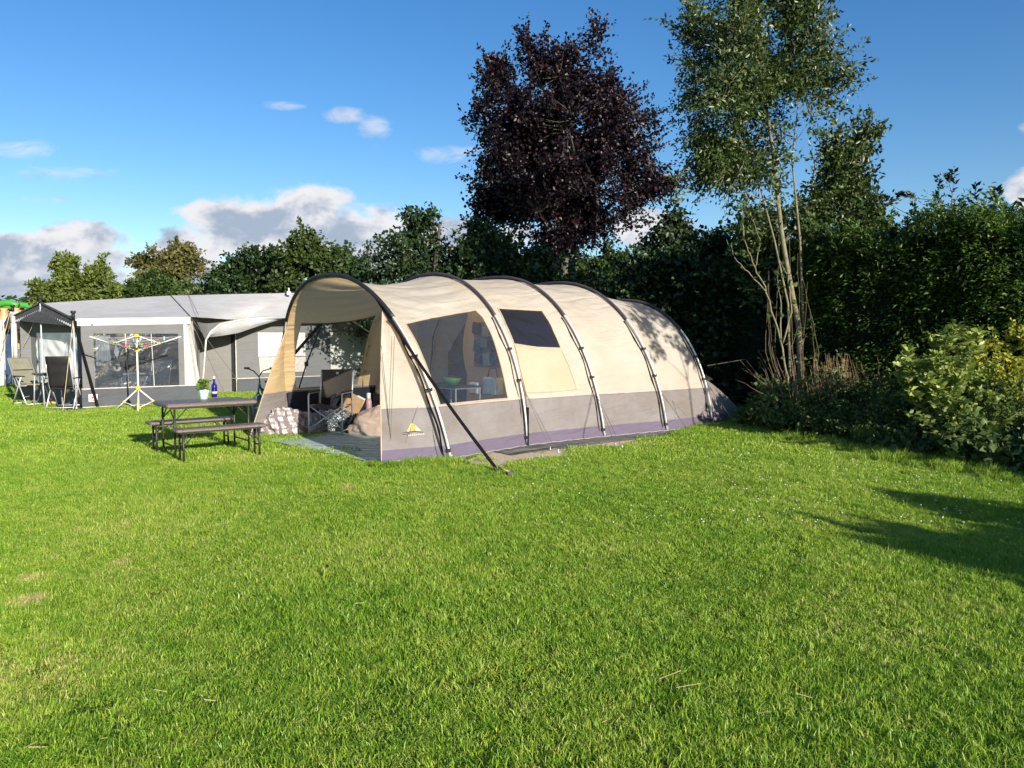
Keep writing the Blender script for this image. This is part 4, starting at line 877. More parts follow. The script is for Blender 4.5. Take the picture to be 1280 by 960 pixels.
m = MB(); m.grid(lambda a, b: fw(x0 + (x1 - x0) * a, z0 + (z1 - z0) * b, .012 + .012 * noise.noise((a * 5, b * 5, 2))), 24, 18); fwin = m.build('window_pane', MT['pvc'], aw, smooth=True)
m = MB()
for a in (.40, .70): m.tube([fw(x0 + (x1 - x0) * a, z0), fw(x0 + (x1 - x0) * (a - .02), z1)], .008, 4)
m.build('seam', MT['ropewhite'], fwin)
m = MB(); m.grid(lambda a, b: fw(.93 + .07 * a + .10 * a * (1 - b), .38 + 1.36 * b, .10 * a * a + .05 * math.sin(a * 9) * (1 - b)), 10, 14); m.grid(lambda a, b: fw(.93, 0, 0).lerp(A1 + AW * .15 + AG * .45, a) + UPZ * (.38 + 1.45 * b) + AW * .1 * (1 - b) * a, 6, 8); m.build('corner_wall', MT['acream'], aw, smooth=True)
m = MB(); m.grid(lambda a, b: fw(-.01 + 1.06 * a, .0 + .385 * b, -.05 * (1 - b) + .03 * noise.noise((a * 8, b * 2, 7))), 40, 6); sk = m.build('skirt', MT['askirt'], aw, smooth=True)
m = MB(); m.tube([fw(-.01 + 1.06 * k / 20, .385, -.008) for k in range(21)], .010, 5); m.tube([fw(-.01 + 1.06 * k / 20, .02, -.058) for k in range(21)], .009, 5); m.build('piping', MT['ropewhite'], sk)
m = MB(); q = fw(.072, .20, -.035); m.grid(lambda a, b: fw(.045 + .075 * a, .13 + .15 * b, -.06), 2, 2); lb = m.build('label', M('white_vinyl', (.72, .70, .68), .5), sk)
m = MB(); m.ball(fw(.075, .21, -.062), (.022, .012, .03), 5); m.ball(fw(.095, .195, -.062), (.02, .012, .022), 5); m.box(fw(.085, .155, -.064), (.05, .008, .02), Matrix.Rotation(math.atan2(AW.y, AW.x), 3, 'Z')); m.build('mark', M('red_print', (.6, .06, .07), .5), lb)
m = MB(); m.grid(lambda a, b: fw(.13 + .13 * a, .85 + .62 * b, .12 + .02 * math.sin(a * 18)), 16, 4); m.build('curtain', MT['acream'], aw, smooth=True)
# dark hanging with a pale diamond and ring, inside the front window
hg = thing('wall_hanging', 'dark cloth hanging with pale diamond and ring behind the awning window', 'wall hanging', fw(.3, 1.0, .1))
m = MB(); m.poly(fw(.24, 1.42, .09), fw(.40, 1.36, .09), fw(.36, .62, .09), fw(.28, .62, .09)); m.build('cloth', MT['agable'], hg)
m = MB(); m.poly(fw(.305, 1.28, .08), fw(.335, 1.12, .08), fw(.315, .96, .08), fw(.285, 1.12, .08)); c0 = fw(.31, .80, .08); m.tube([c0 + AW * .055 * math.cos(k * PI / 8) + UPZ * .06 * math.sin(k * PI / 8) for k in range(17)], .02, 6, False); m.tube([fw(.27, 1.36, .08), fw(.31, 1.33, .08), fw(.34, 1.34, .08)], .012, 5); m.build('motif', M('pale_felt', (.6, .58, .55), .8), hg)
world_parts(hg)
# gable end and porch
m = MB(); gz = 1.64; m.poly(up(A0, gz) + ov, E0 + ov, Rp + ov, Lw + ov, up(Lw, 1.80) + ov); gp = m.build('gable', MT['agable'], aw)
m = MB()
for k in range(15):
    p = E0.lerp(Rp, (k + 1) / 16) + ov * 1.2 - UPZ * .16; m.ball(p, (.02, .02, .03), 3)
    p = Rp.lerp(Lw, (k + 1) / 16) + ov * 1.2 - UPZ * .14; m.ball(p, (.02, .02, .03), 3)
m.build('lace_trim', M('pale_lace', (.35, .36, .38), .8), gp)
m = MB(); m.tube([E0 + ov * 1.15, Rp + ov * 1.15 + UPZ * .01, Lw + ov * 1.15], .022, 6); m.build('hem', MT['agable'], gp)
Bk = .2; GN = V((.6, .8, 0))
def gw(s, z, d=0.): return A0.lerp(up(Lw, 0), s) + GN * (Bk + d) + UPZ * z
m = MB(); m.poly(gw(0, .0), gw(.22, .0), gw(.22, 1.76), gw(0, 1.7)); m.poly(gw(.90, 0), gw(1., 0), gw(1., 1.76), gw(.90, 1.80)); m.poly(gw(.22, 1.52), gw(.90, 1.52), gw(.90, 1.80), gw(.55, 1.96), gw(.22, 1.76)); m.poly(gw(.22, 0), gw(.90, 0), gw(.90, .42), gw(.22, .42)); m.build('porch_wall', MT['agrey'], aw)
m = MB(); m.grid(lambda a, b: gw(.22 + .68 * a, .42 + 1.1 * b, .01 + .03 * noise.noise((a * 7, b * 6, 9))), 30, 24); m.build('porch_window', MT['skyrefl'], aw, smooth=True)
m = MB(); m.grid(lambda a, b: up(Lw, 0).lerp(up(Lw, 0) + AW * Bk, a) + UPZ * 1.95 * b, 6, 6); m.build('side_wall', MT['agrey'], aw)
m = MB(); m.grid(lambda a, b: A0.lerp(A0 + AW * .22, a) + UPZ * 1.7 * b - AG * .01, 4, 6); m.build('side_wall', MT['agrey'], aw)
for P, zt in ((A0 + ov, 1.86), (up(Rp, 0) + ov * 1.3, 2.2), (up(Lw, 0) + ov, 2.05)):
    m = MB(); m.tube([up(P, 0), up(P, zt)], .016, 7); m.lathe([(.03, 0), (.03, .02)], up(P, 0), 8); po = m.build('pole', MT['steel'], aw, smooth=True)
    m = MB(); m.lathe([(.03, zt - .06), (.035, zt), (.03, zt + .03), (.05, zt + .05), (.05, zt + .09)], up(P, 0), 8); m.build('pole_cap', MT['black'], po, smooth=True)
m = MB(); m.tube([up(Lw, 0) + ov + V((.05, -.05, 1.9)), up(Lw, 0) + ov + V((.06, -.06, .9))], .05, 7); m.build('rolled_blind', MT['acream'], aw, smooth=True)
m = MB(); m.tube([E0 + ov, fw(.12, .0, -.10)], .028, 6); m.build('storm_strap', MT['strap'], aw)
def arope(a, b, mat='ropeyellow', r=.0048):
    m = MB(); m.tube([a, b], r, 5); m.build('guy_rope', MT[mat], aw)
arope(Rp + ov, G(1, 497)); arope(E0 + ov, G(78.5, 514.5)); arope(up(Lw, 1.9) + ov, G(-12, 492)); arope(E1, G(318, 503), 'rope'); arope(E1 + UPZ * -.05, G(286, 503), 'rope')
# right hand annexe: dark recess, box with sloping pale roof, blind window, skirt
b0 = AT(259, 493, 18.3); b0.z = 0; c0 = G(296, 491.5); c1 = c0 + AW * 5.6
m = MB(); m.grid(lambda a, b: up(A1 + AW * .1 + AG * .4, 0).lerp(b0 + AG * .6, a) + UPZ * 1.85 * b, 6, 6); m.grid(lambda a, b: (b0 + AG * .9).lerp(c1 + AG * .9, a) + UPZ * 2.0 * b, 10, 6); m.build('back_wall', canvas('mid_grey_awning_wall', (.20, .20, .195), .1, .3), aw)
m = MB(); z_ = 1.66
bl = c0 - AW * .25 + AG * .9
m.grid(lambda a, b: c0.lerp(bl, a) + UPZ * (.05 + 1.52 * b) + AW * .02 * math.sin(a * 12), 10, 6); m.build('annexe_side', MT['agable'], aw, smooth=True)
pk_ = AT(352, 398.5, 20.4)
wz0, wz1 = 0.78, 1.46
def cf(s, z, d=0.): return c0 + AW * (s * 5.6) - AG * d + UPZ * z
kp = (pk_ - c0).dot(AW) / 5.6
zt_ = lambda s: 1.56 + (1.93 - 1.56) * (s / kp) if s < kp else 1.93 + .25 * (s - kp) / (1 - kp)
m = MB(); m.grid(lambda a, b: cf(a, .36 + (zt_(a) - .36) * b, .02 * math.sin(a * 14)), 44, 10); m.build('annexe_wall', MT['agrey'], aw, smooth=True)
m = MB(); m.tube([cf(k / 24, zt_(k / 24), .02) for k in range(25)], .014, 5); m.tube([c0 + UPZ * zt_(0), c0], .012, 5); m.build('piping', MT['ropewhite'], aw)
m = MB(); m.grid(lambda a, b: cf(a, .0 + .365 * b, .05 * (1 - b)), 30, 4); s2 = m.build('skirt', MT['askirt'], aw, smooth=True)
m = MB(); m.tube([cf(k / 10, .37, .012) for k in range(11)], .012, 5); m.tube([fw(1.05, .385), bl + UPZ * .37, c0 + UPZ * .37], .010, 5); m.build('piping', MT['ropewhite'], s2)
sa = [(AT(px, 440, 19.3) - c0).dot(AW) / 5.6 for px in (322, 381)]
sa = []
for px in (322, 381):
    sa.append(min((abs(PX(cf(s, 1.2))[0] - px), s) for s in np.linspace(0, 1, 500))[1])
m = MB(); m.grid(lambda a, b: cf(sa[0] + (sa[1] - sa[0]) * a, .92 + .62 * b, .035), 10, 12); bw = m.build('window_blind', M('white_mesh_blind', (.50, .50, .50), .7, .4, 30, .6, stretch=(1, 1, 2.5)), aw, smooth=True)
m = MB(); m.poly(cf(sa[0] + .008, .5, .03), cf(sa[1], .5, .03), cf(sa[1], .90, .03), cf(sa[0] + .003, .90, .03)); m.build('window_panel', M('pale_mesh_panel', (.42, .39, .35), .7, .15, 12), aw)
m = MB(); s_r = [min((abs(PX(cf(s, 1.2))[0] - px), s) for s in np.linspace(0, 1, 900))[1] for px in (412, 474)]
m.grid(lambda a, b: cf(s_r[0] + (s_r[1] - s_r[0]) * a, .55 + 1.0 * b, .04 + .02 * noise.noise((a * 4, b * 4, 5))), 12, 12); m.build('annexe_window', MT['acream'], aw, smooth=True)
ec = [AT(250.5, 505, 17.6), AT(254, 470, 17.6), AT(257.5, 425, 17.7), AT(263, 415, 17.8), AT(275, 405, 18.2), AT(300, 400, 18.7), AT(325, 397.5, 19.2), AT(356, 396, 19.7)]
m = MB(); m.tube(ec, .022, 7); m.build('bow_pole', M('pale_bow_sleeve', (.5, .49, .46), .6), aw, smooth=True)
low_ = [AT(258, 424, 17.75), AT(262, 421.5, 17.9), AT(278, 419.5, 18.3), AT(297, 416.5, 18.7), AT(325, 407, 19.2), AT(354, 398.5, 19.7)]; hi_ = ec[2:]
ev = [AT(247, 402.5, 17.0), AT(257, 404, 17.7), AT(276, 402, 18.2), AT(300, 398.8, 18.7), AT(325, 396, 19.2), AT(358, 394.5, 19.7)]
def spl(a, b):
    x = a * 4.999; k = int(x); return ev[k].lerp(ev[k + 1], x - k).lerp(hi_[k].lerp(hi_[min(k + 1, 5)], x - k), b) + AG * .05
m = MB(); m.grid(spl, 16, 3); m.build('annexe_wall', MT['agrey'], aw, smooth=True)
def pel(a, b):
    x = a * 4.999; k = int(x); return hi_[k].lerp(hi_[k + 1], x - k).lerp(low_[k].lerp(low_[min(k + 1, 5)], x - k), b) - AG * .06 * math.sin(PI * b)
m = MB(); m.grid(pel, 20, 5); m.build('annexe_roof', canvas('pale_grey_annexe_roof', (.46, .48, .50), .2, .4), aw, smooth=True)
m = MB(); q = AT(361, 366.5, 20.6); m.lathe([(.05, -.05), (.06, 0), (.05, .05)], q, 8); m.tube([q + UPZ * .05, q + UPZ * .14], .02, 5); m.build('roof_vent', M('vent_white', (.6, .6, .6), .5), aw)
m = MB(); m.poly(A0 + AG * .2 + UPZ * .003, A1 + UPZ * .003, A1 + AG * 3 + UPZ * .003, A0 + AG * 3 + AW * .3 + UPZ * .003); m.build('groundsheet', MT['agable'], aw)
m = MB(); m.grid(lambda a, b: A0.lerp(c1, a) + AG * 3.1 + AW * .9 + UPZ * 2.0 * b, 8, 5); m.build('back_wall', MT['agrey'], aw)
world_parts(aw)
# mat under the porch
mm = MB(); c = sum((V(p) for p in MAT), V()) / len(MAT); mm.add([V((p.x, p.y, .006)) for p in MAT] + [V((c.x, c.y, .012))], [(i, (i + 1) % len(MAT), len(MAT)) for i in range(len(MAT))])
tag(mm.build('ground_mat', M('dark_grey_mat', (.055, .058, .064), .7, .2, 3, .4, 60)), 'dark grey groundsheet mat in front of the awning porch', 'mat')
# folding garden chairs with high padded back
def high_chair(name, label, loc, rz, fabmat, back=1.12, recl=.28):
    o = thing(name, label, 'chair', loc, rz, 'folding chairs in the awning porch'); al = MT['alu']; W_ = .27
    for s in (-1, 1):
        m = MB(); m.tube([(s * W_, -.30, .0), (s * W_, .16, .64)], .014, 7); m.build('leg', al, o, smooth=True)
        m = MB(); m.tube([(s * W_, .34, .0), (s * W_, -.08, .64)], .014, 7); m.build('leg', al, o, smooth=True)
        m = MB(); m.rbox((s * W_, .02, .655), (.05, .46, .025), .01); m.build('armrest', MT['black'], o)
    m = MB(); m.tube([(-W_, -.30, .03), (W_, -.30, .03)], .012, 6); m.tube([(-W_, .34, .03), (W_, .34, .03)], .012, 6); m.tube([(-W_, .05, .46), (W_, .05, .46)], .012, 6)
    for s in (-1, 1): m.tube([(s * (W_ - .03), -.24, .45), (s * (W_ - .03), .2, .42), (s * (W_ - .03), .22 + recl, back)], .012, 6)
    o.scale = (.92, .92, .92); m.build('frame', al, o, smooth=True)
    m = MB(); m.grid(lambda a, b: V((-.23 + .46 * a, -.24 + .44 * b, .475 - .03 * b + .012 * math.cos(b * 12) - .02 * math.sin(PI * a))), 8, 10); m.build('seat', fabmat, o, smooth=True, solid=.035)
    m = MB(); m.grid(lambda a, b: V((-.23 + .46 * a, .20 + .02 * b + recl * b + .02 * math.sin(PI * a), .46 + (back - .46) * b + .012 * math.cos(b * 18))), 8, 18); m.build('backrest', fabmat, o, smooth=True, solid=.035)
    m = MB(); m.rbox((0, .21 + recl * .55, .46 + (back - .46) * .55), (.44, .05, .015), .006); m.build('strap', MT['strap'], o)
    return o
q = G(40, 496); high_chair('folding_chair', 'sage green padded recliner chair at the left of the porch mat', (-10.1, 16.15, .012), math.radians(58), M('sage_padding', (.17, .165, .12), .75, .12, 8, .3), 1.05, .34)
q = G(83, 504); high_chair('folding_chair', 'black high backed folding chair beside the porch corner pole', (-8.98, 15.42, .012), math.radians(190), M('black_padding', (.012, .012, .014), .6, .2, 8, .3), 1.12, .16)
q = G(62, 494); o = thing('porch_table', 'low dark camping table between the two porch chairs', 'table', (-9.58, 15.83, .012), -.64)
m = MB(); m.rbox((0, 0, .66), (.55, .4, .03), .03); m.build('table_top', MT['agable'], o)
for sx in (-1, 1):
    for sy in (-1, 1): m = MB(); m.tube([(sx * .25, sy * .17, 0), (sx * .18, sy * .17, .64)], .013, 6); m.build('leg', MT['alu'], o, smooth=True)
q = G(61, 500.5); o = thing('clog', 'tan wooden clog lying on the porch mat by the pole', 'shoe', (-9.72, 16.12, .012), .2)
m = MB(); m.ball((0, 0, .045), (.13, .05, .045), 7); m.build('upper', M('tan_wood', (.50, .30, .10), .5), o, smooth=True); m = MB(); m.rbox((0, 0, .012), (.25, .09, .024), .03); m.build('sole', M('clog_sole', (.28, .17, .07), .6), o)
# inside the awning: table and chairs seen dimly through the window
q = A0 + AW * 1.1 + AG * 1.2; o = thing('dining_table', 'white edged dining table inside the awning behind its front window', 'table', (q.x, q.y, .004), math.atan2(AW.y, AW.x))
m = MB(); m.rbox((0, 0, .62), (1.1, .7, .03), .03); m.build('table_top', M('pale_laminate', (.6, .6, .6), .4), o)
for sx in (-1, 1):
    for sy in (-1, 1): m = MB(); m.tube([(sx * .5, sy * .3, 0), (sx * .44, sy * .28, .61)], .016, 6); m.build('leg', MT['alu'], o, smooth=True)
for k, (s, d, lab) in enumerate(((.55, .55, 'silver framed chair at the left of the table behind the awning window'), (1.45, .6, 'silver framed chair at the right of the table behind the awning window'))):
    q = A0 + AW * s + AG * d; c = high_chair('dining_chair', lab, (q.x, q.y, .004), math.atan2(AW.y, AW.x) + 2.9 + k * .6, MT['askirt'], 1.0, .1); c['group'] = 'chairs inside the awning'
# ---- neighbour's awning further left
def neighbour():
    o = thing('neighbour_awning', 'second grey awning with dark gable beyond the first, at the left edge', 'awning', G(14, 487))
    d = 21.5; P = lambda px, py, dd=0.: AT(px, py, d + dd)
    pk = P(13, 389.5); rl = P(27, 405); ll = P(3, 407); D = V((1.0, 3.2, .1)); D2 = V((3.2, 2.6, .05))
    m = MB(); m.poly(pk, rl, rl + D2, pk + D2); m.poly(pk, pk + D2, ll + D2, ll); m.build('roof', MT['aroof'], o)
    m = MB(); m.poly(ll, pk, rl, P(27, 411), P(3, 411)); m.build('gable', MT['agable'], o)
    for px in (14, 4, 28):
        m = MB(); m.tube([(P(px, 440).x + .03, d, 0), V((P(px, 395).x, d, P(px, 395 if px != 14 else 390).z))], .018, 6); m.build('pole', MT['acream'] if px == 4 else MT['steel'], o, smooth=True)
    for c, n in (((.03, .06, .14), 'a'),):
        m = MB(); m.grid(lambda a, b: P(6.5, 411, .4).lerp(P(14, 411, .4), a).lerp(P(7, 480, .4).lerp(P(14, 480, .4), a), b), 6, 6); m.build('curtain', M('blue_curtain', c, .7, .3, 6), o)
    m = MB(); m.grid(lambda a, b: P(14, 411, 1.2).lerp(P(34, 411, 1.2), a).lerp(P(14, 482, 1.2).lerp(P(34, 482, 1.2), a), b), 8, 6); m.build('wall', MT['agrey'], o)
    m = MB(); m.grid(lambda a, b: P(16, 414, 1.15).lerp(P(24, 414, 1.15), a).lerp(P(16, 436, 1.15).lerp(P(24, 436, 1.15), a), b) + V((0, .03 * math.sin(a * 9), 0)), 10, 6); m.build('window_pane', M('pale_net', (.45, .45, .46), .6, .4, 20), o)
    m = MB(); m.grid(lambda a, b: P(17.5, 418, 1.1).lerp(P(23.5, 416, 1.1), a).lerp(P(18, 433, 1.1).lerp(P(23, 434, 1.1), a), b) + V((0, .03 * math.sin(a * 7), 0)), 8, 5); m.build('towel', M('orange_towel', (.62, .28, .05), .8, .25, 9), o)
    m = MB(); m.grid(lambda a, b: P(-18, 399, .1).lerp(P(4, 400, .1), a).lerp(P(-18, 482, .1).lerp(P(4, 482, .1), a), b) + V((0, .05 * math.sin(a * 8), 0)), 10, 6); m.build('side_panel', MT['acream'], o, smooth=True)
    arope2 = MB(); arope2.tube([pk, G(-14, 492)], .008, 5); arope2.build('guy_rope', MT['ropeyellow'], o)
    world_parts(o)
    b = G(8, 473); o = thing('laundry_basket', 'pale plastic basket holding yellow toys beside the porch chairs', 'basket', (b.x, b.y, 0))
    def bk(a, z): r = .16 + .05 * z; return V((r * math.cos(2 * PI * a), r * math.sin(2 * PI * a), .34 * z))
    m = MB(); m.grid(bk, 20, 4); m.lathe([(.16, .005), (.16, .006)], n=20); m.build('body', M('pale_basket', (.55, .54, .46), .5, .3, 20), o, smooth=True)
    for k in range(5): m = MB(); m.ball((.09 * math.cos(k * 1.3), .09 * math.sin(k * 1.3), .31 + .02 * (k % 3)), .07, 5); m.build('toy', M('toy_%d' % k, [(.6, .5, .05), (.6, .55, .2), (.5, .2, .05), (.6, .5, .05), (.3, .45, .1)][k], .5), o, smooth=True)
neighbour()
def bouncy():
    o = thing('bouncy_castle', 'green and orange inflatable bouncy castle far away at the left edge', 'bouncy castle', G(0, 451) * 1); D = 46.; gr = M('green_vinyl', (.06, .30, .04), .5, .1, 2); orr = M('orange_vinyl', (.6, .30, .12), .35, .3, 1.2); red = M('dark_red_vinyl', (.25, .07, .03), .35)
    P = lambda px, py, dd=0.: AT(px, py, D + dd)
    x0, x1 = P(-60, 400).x, P(23, 400).x; g0 = P(0, 452).z; zt = P(10, 385).z
    m = MB(); m.rbox(((x0 + x1) / 2, D + 2, .3), (x1 - x0, 4, .6), .3); m.build('base', gr, o)
    for px in (-56, -26, 5.5, 20):
        for dd in (0, 3.6):
            p = P(px, 400, 0); m = MB(); m.lathe([(.28, .5), (.32, .8), (.30, 1.9), (.34, zt - .9), (.30, zt - .6), (.18, zt - .15), (.22, zt)], (p.x, D + dd, 0), 12); m.build('turret', orr, o, smooth=True)
    for dd in (0, 3.6):
        m = MB(); m.tube([V((x0 + (x1 - x0) * k / 14, D + dd, zt + .12 + .2 * math.sin(PI * ((k / 14 * 3) % 1)))) for k in range(15)], .19, 9); m.tube([V((x0 + (x1 - x0) * k / 6, D + dd, zt - 1.0)) for k in range(7)], .2, 8); m.build('roll', gr, o, smooth=True)
    m = MB(); m.grid(lambda a, b: V((x0 + (x1 - x0) * a, D + 4, .5 + (zt - .6) * b)), 6, 4); m.build('back_wall', red, o)
    world_parts(o)
bouncy()
# peg and mallet at the storm strap
q = G(623, 592); o = thing('tent_peg', 'steel tent peg with black loop holding the storm strap in the grass', 'tent peg', q)
m = MB(); m.tube([(.01, .02, -.12), (-.02, -.03, .06)], .008, 6); m.tube([(-.02, -.03, .06), (.02, -.03, .07), (.04, -.02, .05)], .008, 6); m.build('shaft', MT['steel'], o, smooth=True)
m = MB(); m.tube([(-.02, -.03, .03), (-.06, .03, .03), (-.03, .09, .06), (.0, .02, .03)], .008, 5); m.tube([(-.02, .03, .01), (-.10, .02, .012), (-.14, -.03, .012)], .01, 5); m.build('loop', MT['strap'], o, smooth=True)
q = G(637, 596); o = thing('mallet', 'small mallet with wooden handle lying in the grass by the storm strap peg', 'mallet', q + V((0, 0, .05)), -.75)
m = MB(); m.tube([(-.16, 0, .03), (.0, 0, 0)], .011, 7); m.build('handle', M('ash_wood', (.42, .29, .15), .6, .2, 20), o, smooth=True)
m = MB(); m.tube([(.01, -.04, -.015), (.01, .04, -.015)], .026, 10); m.build('head', M('grey_rubber', (.07, .07, .068), .8), o, smooth=True)

P0 = o
for k, (x, y) in enumerate(((484, 581), (498, 582), (698, 567), (688, 564), (778, 562), (770, 560), (925, 540), (867, 547), (549, 578.5))):
    q = G(x, y); e = thing('guy_peg', 'small steel hook peg at the foot of a thin guy line by the tent', 'tent peg', q, k * .8, 'pegs of the thin guy lines')
    m = MB(); m.tube([(0, 0, -.1), (0, 0, .05), (.012, 0, .06), (.02, 0, .045)], .005, 5); m.build('shaft', MT['steel'], e, smooth=True)
# ================================================================== PLANTS
def nrm(a): return a / np.maximum(np.linalg.norm(a, axis=1, keepdims=True), 1e-9)
def leaf_mesh(name, P, D, Ln, Wd, mat, parent, rng, fold=.28, flat=.25, curl=.12, nice=False):
    """kite shaped leaves, creased along the midrib; flat: how strongly they lie face up"""
    n = len(P); D = nrm(D); Nn = rng.normal(0, 1, (n, 3)); Nn = nrm(Nn) * (1 - flat) + np.array([0, 0, 1.]) * flat
    s = nrm(np.cross(D, Nn)); n2 = np.cross(s, D); Ln = np.asarray(Ln)[:, None]; Wd = np.asarray(Wd)[:, None]
    b = P; tip = P + D * Ln - n2 * Ln * curl; mid = P + D * Ln * .45
    l = mid + s * Wd + n2 * Wd * fold; r = mid - s * Wd + n2 * Wd * fold
    vs = np.stack([b, r, tip, l], 1); o = np.arange(n)[:, None] * 4
    tr = np.concatenate([o + np.array([0, 1, 2]), o + np.array([0, 2, 3])], 0)
    me = fast_mesh(name, vs, tris=tr, mat=mat); ob = bpy.data.objects.new(name, me); COL.objects.link(ob)
    if parent is not None: ob.parent = parent
    return ob
def sample_blobs(blobs, n, rng, gf=.9, gt=-.12, bias=2.0):
    vol = np.array([b[1][0] * b[1][1] * b[1][2] for b in blobs]) ** .8; pr = vol / vol.sum(); out = []
    sd = rng.random(3) * 50
    while len(out) < n:
        k = rng.choice(len(blobs), p=pr); c, r = blobs[k]; d = rng.normal(0, 1, 3); d /= np.linalg.norm(d); u = rng.random() ** (1 / bias)
        w = 1 + .28 * noise.noise(V(d * 2.2) + V((k * 3.1, sd[0], sd[1])))
        p = np.array(c) + d * np.array(r) * u * w
        if noise.noise(V(p * gf) + V(sd)) < gt: continue
        out.append(np.append(p, k))
    return np.array(out)
def tree(name, label, cat, base, trunk, tr, blobs, ncl, per, leaf, mats, rng, group=None, tw=.35, spread=.12, gf=.9, gt=-.12, bias=2.0, nlimb=12, up=.15, twigr=.007, twigs=.5, flat=.2, limb_r=.35, extra_trunks=(), low=.25, shoots=(50, .35), sup=.7):
    base = V(base); root = thing(name, label, cat, base, 0, group)
    C = sample_blobs(blobs, ncl, rng, gf, gt, bias); blobk = C[:, 3].astype(int); C = C[:, :3]
    m = MB(); tp = [V(p) for p in trunk]
    fine = []
    for i in range(len(tp) - 1):
        for k in range(6): fine.append(tp[i].lerp(tp[i + 1], k / 6))
    fine.append(tp[-1]); N_ = len(fine); wob = [p + V((noise.noise(p * .9) * tr * .8, noise.noise(p * .9 + V((9, 0, 0))) * tr * .8, 0)) for p in fine]
    rad = [tr * (1.25 - .95 * (k / (N_ - 1)) ** .8) * (1 + .5 * math.exp(-k * .9)) for k in range(N_)]
    m.tube([p - base for p in wob], rad, 9)
    samp = [np.array(p) for p in wob[int(N_ * .35):]]
    for ex in extra_trunks:
        q = [V(p) for p in ex[0]]; m.tube([p - base for p in q], [ex[1] * (1.1 - .8 * k / (len(q) - 1)) for k in range(len(q))], 7); samp += [np.array(p) for p in q[1:]]
    # main limbs to far apart clusters
    idx = [int(rng.integers(0, len(C)))]
    dm = np.linalg.norm(C - C[idx[0]], axis=1)
    for _ in range(nlimb - 1): j = int(dm.argmax()); idx.append(j); dm = np.minimum(dm, np.linalg.norm(C - C[j], axis=1))
    tz = np.array([p.z for p in wob])
    for j in idx:
        e = V(C[j]); h = e.z - .55 * (V((e.x, e.y, 0)) - V((wob[-1].x, wob[-1].y, 0))).length; lo = base.z + low * (wob[-1].z - base.z); h = min(max(h, lo), wob[-1].z); k = int(np.abs(tz - h).argmin()); s = wob[k]
        mid = s.lerp(e, .5) + V((0, 0, -.06 * (e - s).length)) + V(rng.normal(0, .08, 3)) * (e - s).length * .8
        pts = [s.lerp(mid, t).lerp(mid.lerp(e, t), t) for t in np.linspace(0, 1, 9)]; pts = [p + V(rng.normal(0, .015, 3)) * (e - s).length * (.3 < i / 8 < .99) for i, p in enumerate(pts)]
        r0 = min(rad[k] * .7, tr * limb_r); m.tube([p - base for p in pts], [r0 * (1 - .82 * i / 8) for i in range(9)], 5); samp += [np.array(p) for p in pts[2:]]
    S_ = np.array(samp); ends = []
    near = np.empty((len(C), 3))
    for a in range(0, len(C), 500):
        d = np.linalg.norm(C[a:a + 500, None] - S_[None], axis=2); near[a:a + 500] = S_[d.argmin(1)]
    for j in range(len(C)):
        if rng.random() < twigs:
            s, e = V(near[j]), V(C[j]); q = s.lerp(e, .5) + V(rng.normal(0, .06, 3)) * (e - s).length; m.tube([s - base, q - base, e - base], [twigr * 1.3, twigr, twigr * .5], 3, False)
    cen = C.mean(0); far = np.linalg.norm((C - cen) / C.std(0), axis=1); pr_ = far ** 3; pr_ /= pr_.sum(); SP = []; SD = []
    for j in rng.choice(len(C), shoots[0], p=pr_):
        d = (C[j] - cen) / np.linalg.norm(C[j] - cen); d = d * .7 + rng.normal(0, .25, 3); d[2] += sup; d /= np.linalg.norm(d); ln_ = shoots[1] * (.5 + rng.random())
        s = V(C[j]); e = s + V(d) * ln_; q = s.lerp(e, .5) + V(rng.normal(0, .05, 3)) * ln_; m.tube([s - base, q - base, e - base], [twigr, twigr * .8, twigr * .3], 3, False)
        for _ in range(int(14 + 16 * ln_)):
            t = rng.random() ** .8 * 1.05; x = s.lerp(q, min(1, 2 * t)) if t < .5 else q.lerp(e, 2 * t - 1); SP.append(np.array(x) + rng.normal(0, .03 + .05 * (1 - t) * ln_, 3)); SD.append(d * .6 + rng.normal(0, .6, 3))
    m.build('trunk', mats[0], root, smooth=True)
    out = nrm(C - near + rng.normal(0, .15, C.shape)); out[:, 2] += up; out = nrm(out)
    L0, W0 = leaf; n = ncl * per; j = np.repeat(np.arange(ncl), per); t = rng.random(n) * 1.1 - .55
    P = C[j] + out[j] * (t * tw)[:, None] + rng.normal(0, spread, (n, 3)) * (1.1 - .6 * (t + .55)[:, None])
    D = out[j] * .7 + rng.normal(0, .65, (n, 3)); D[:, 2] -= .12
    if SP: P = np.concatenate([P, np.array(SP)]); D = np.concatenate([D, np.array(SD)]); n = len(P)
    sz = (.65 + .6 * rng.random(n)); leaf_mesh('crown', P - np.array(base), D, L0 * sz, W0 * sz, mats[1], root, rng, flat=flat)
    return root
def B(px, py, d, rx, ry, rz=None):
    p = AT(px, py, d); k = d / FPX; return ((p.x, p.y, p.z), (rx * k, (rz if rz else (rx + ry) / 2) * k, ry * k))
def GP(px, d): return V(((px - 640) / FPX * d, d, 0))
bark = M('grey_bark', (.20, .185, .13), .85, .35, 9, .7, 50); barkd = M('dark_bark', (.075, .06, .045), .9, .3, 9, .7, 50); barkp = M('pale_stem', (.17, .155, .09), .85, .35, 12, .4, 60); barkb = M('brown_stem', (.15, .11, .075), .85, .3, 12)
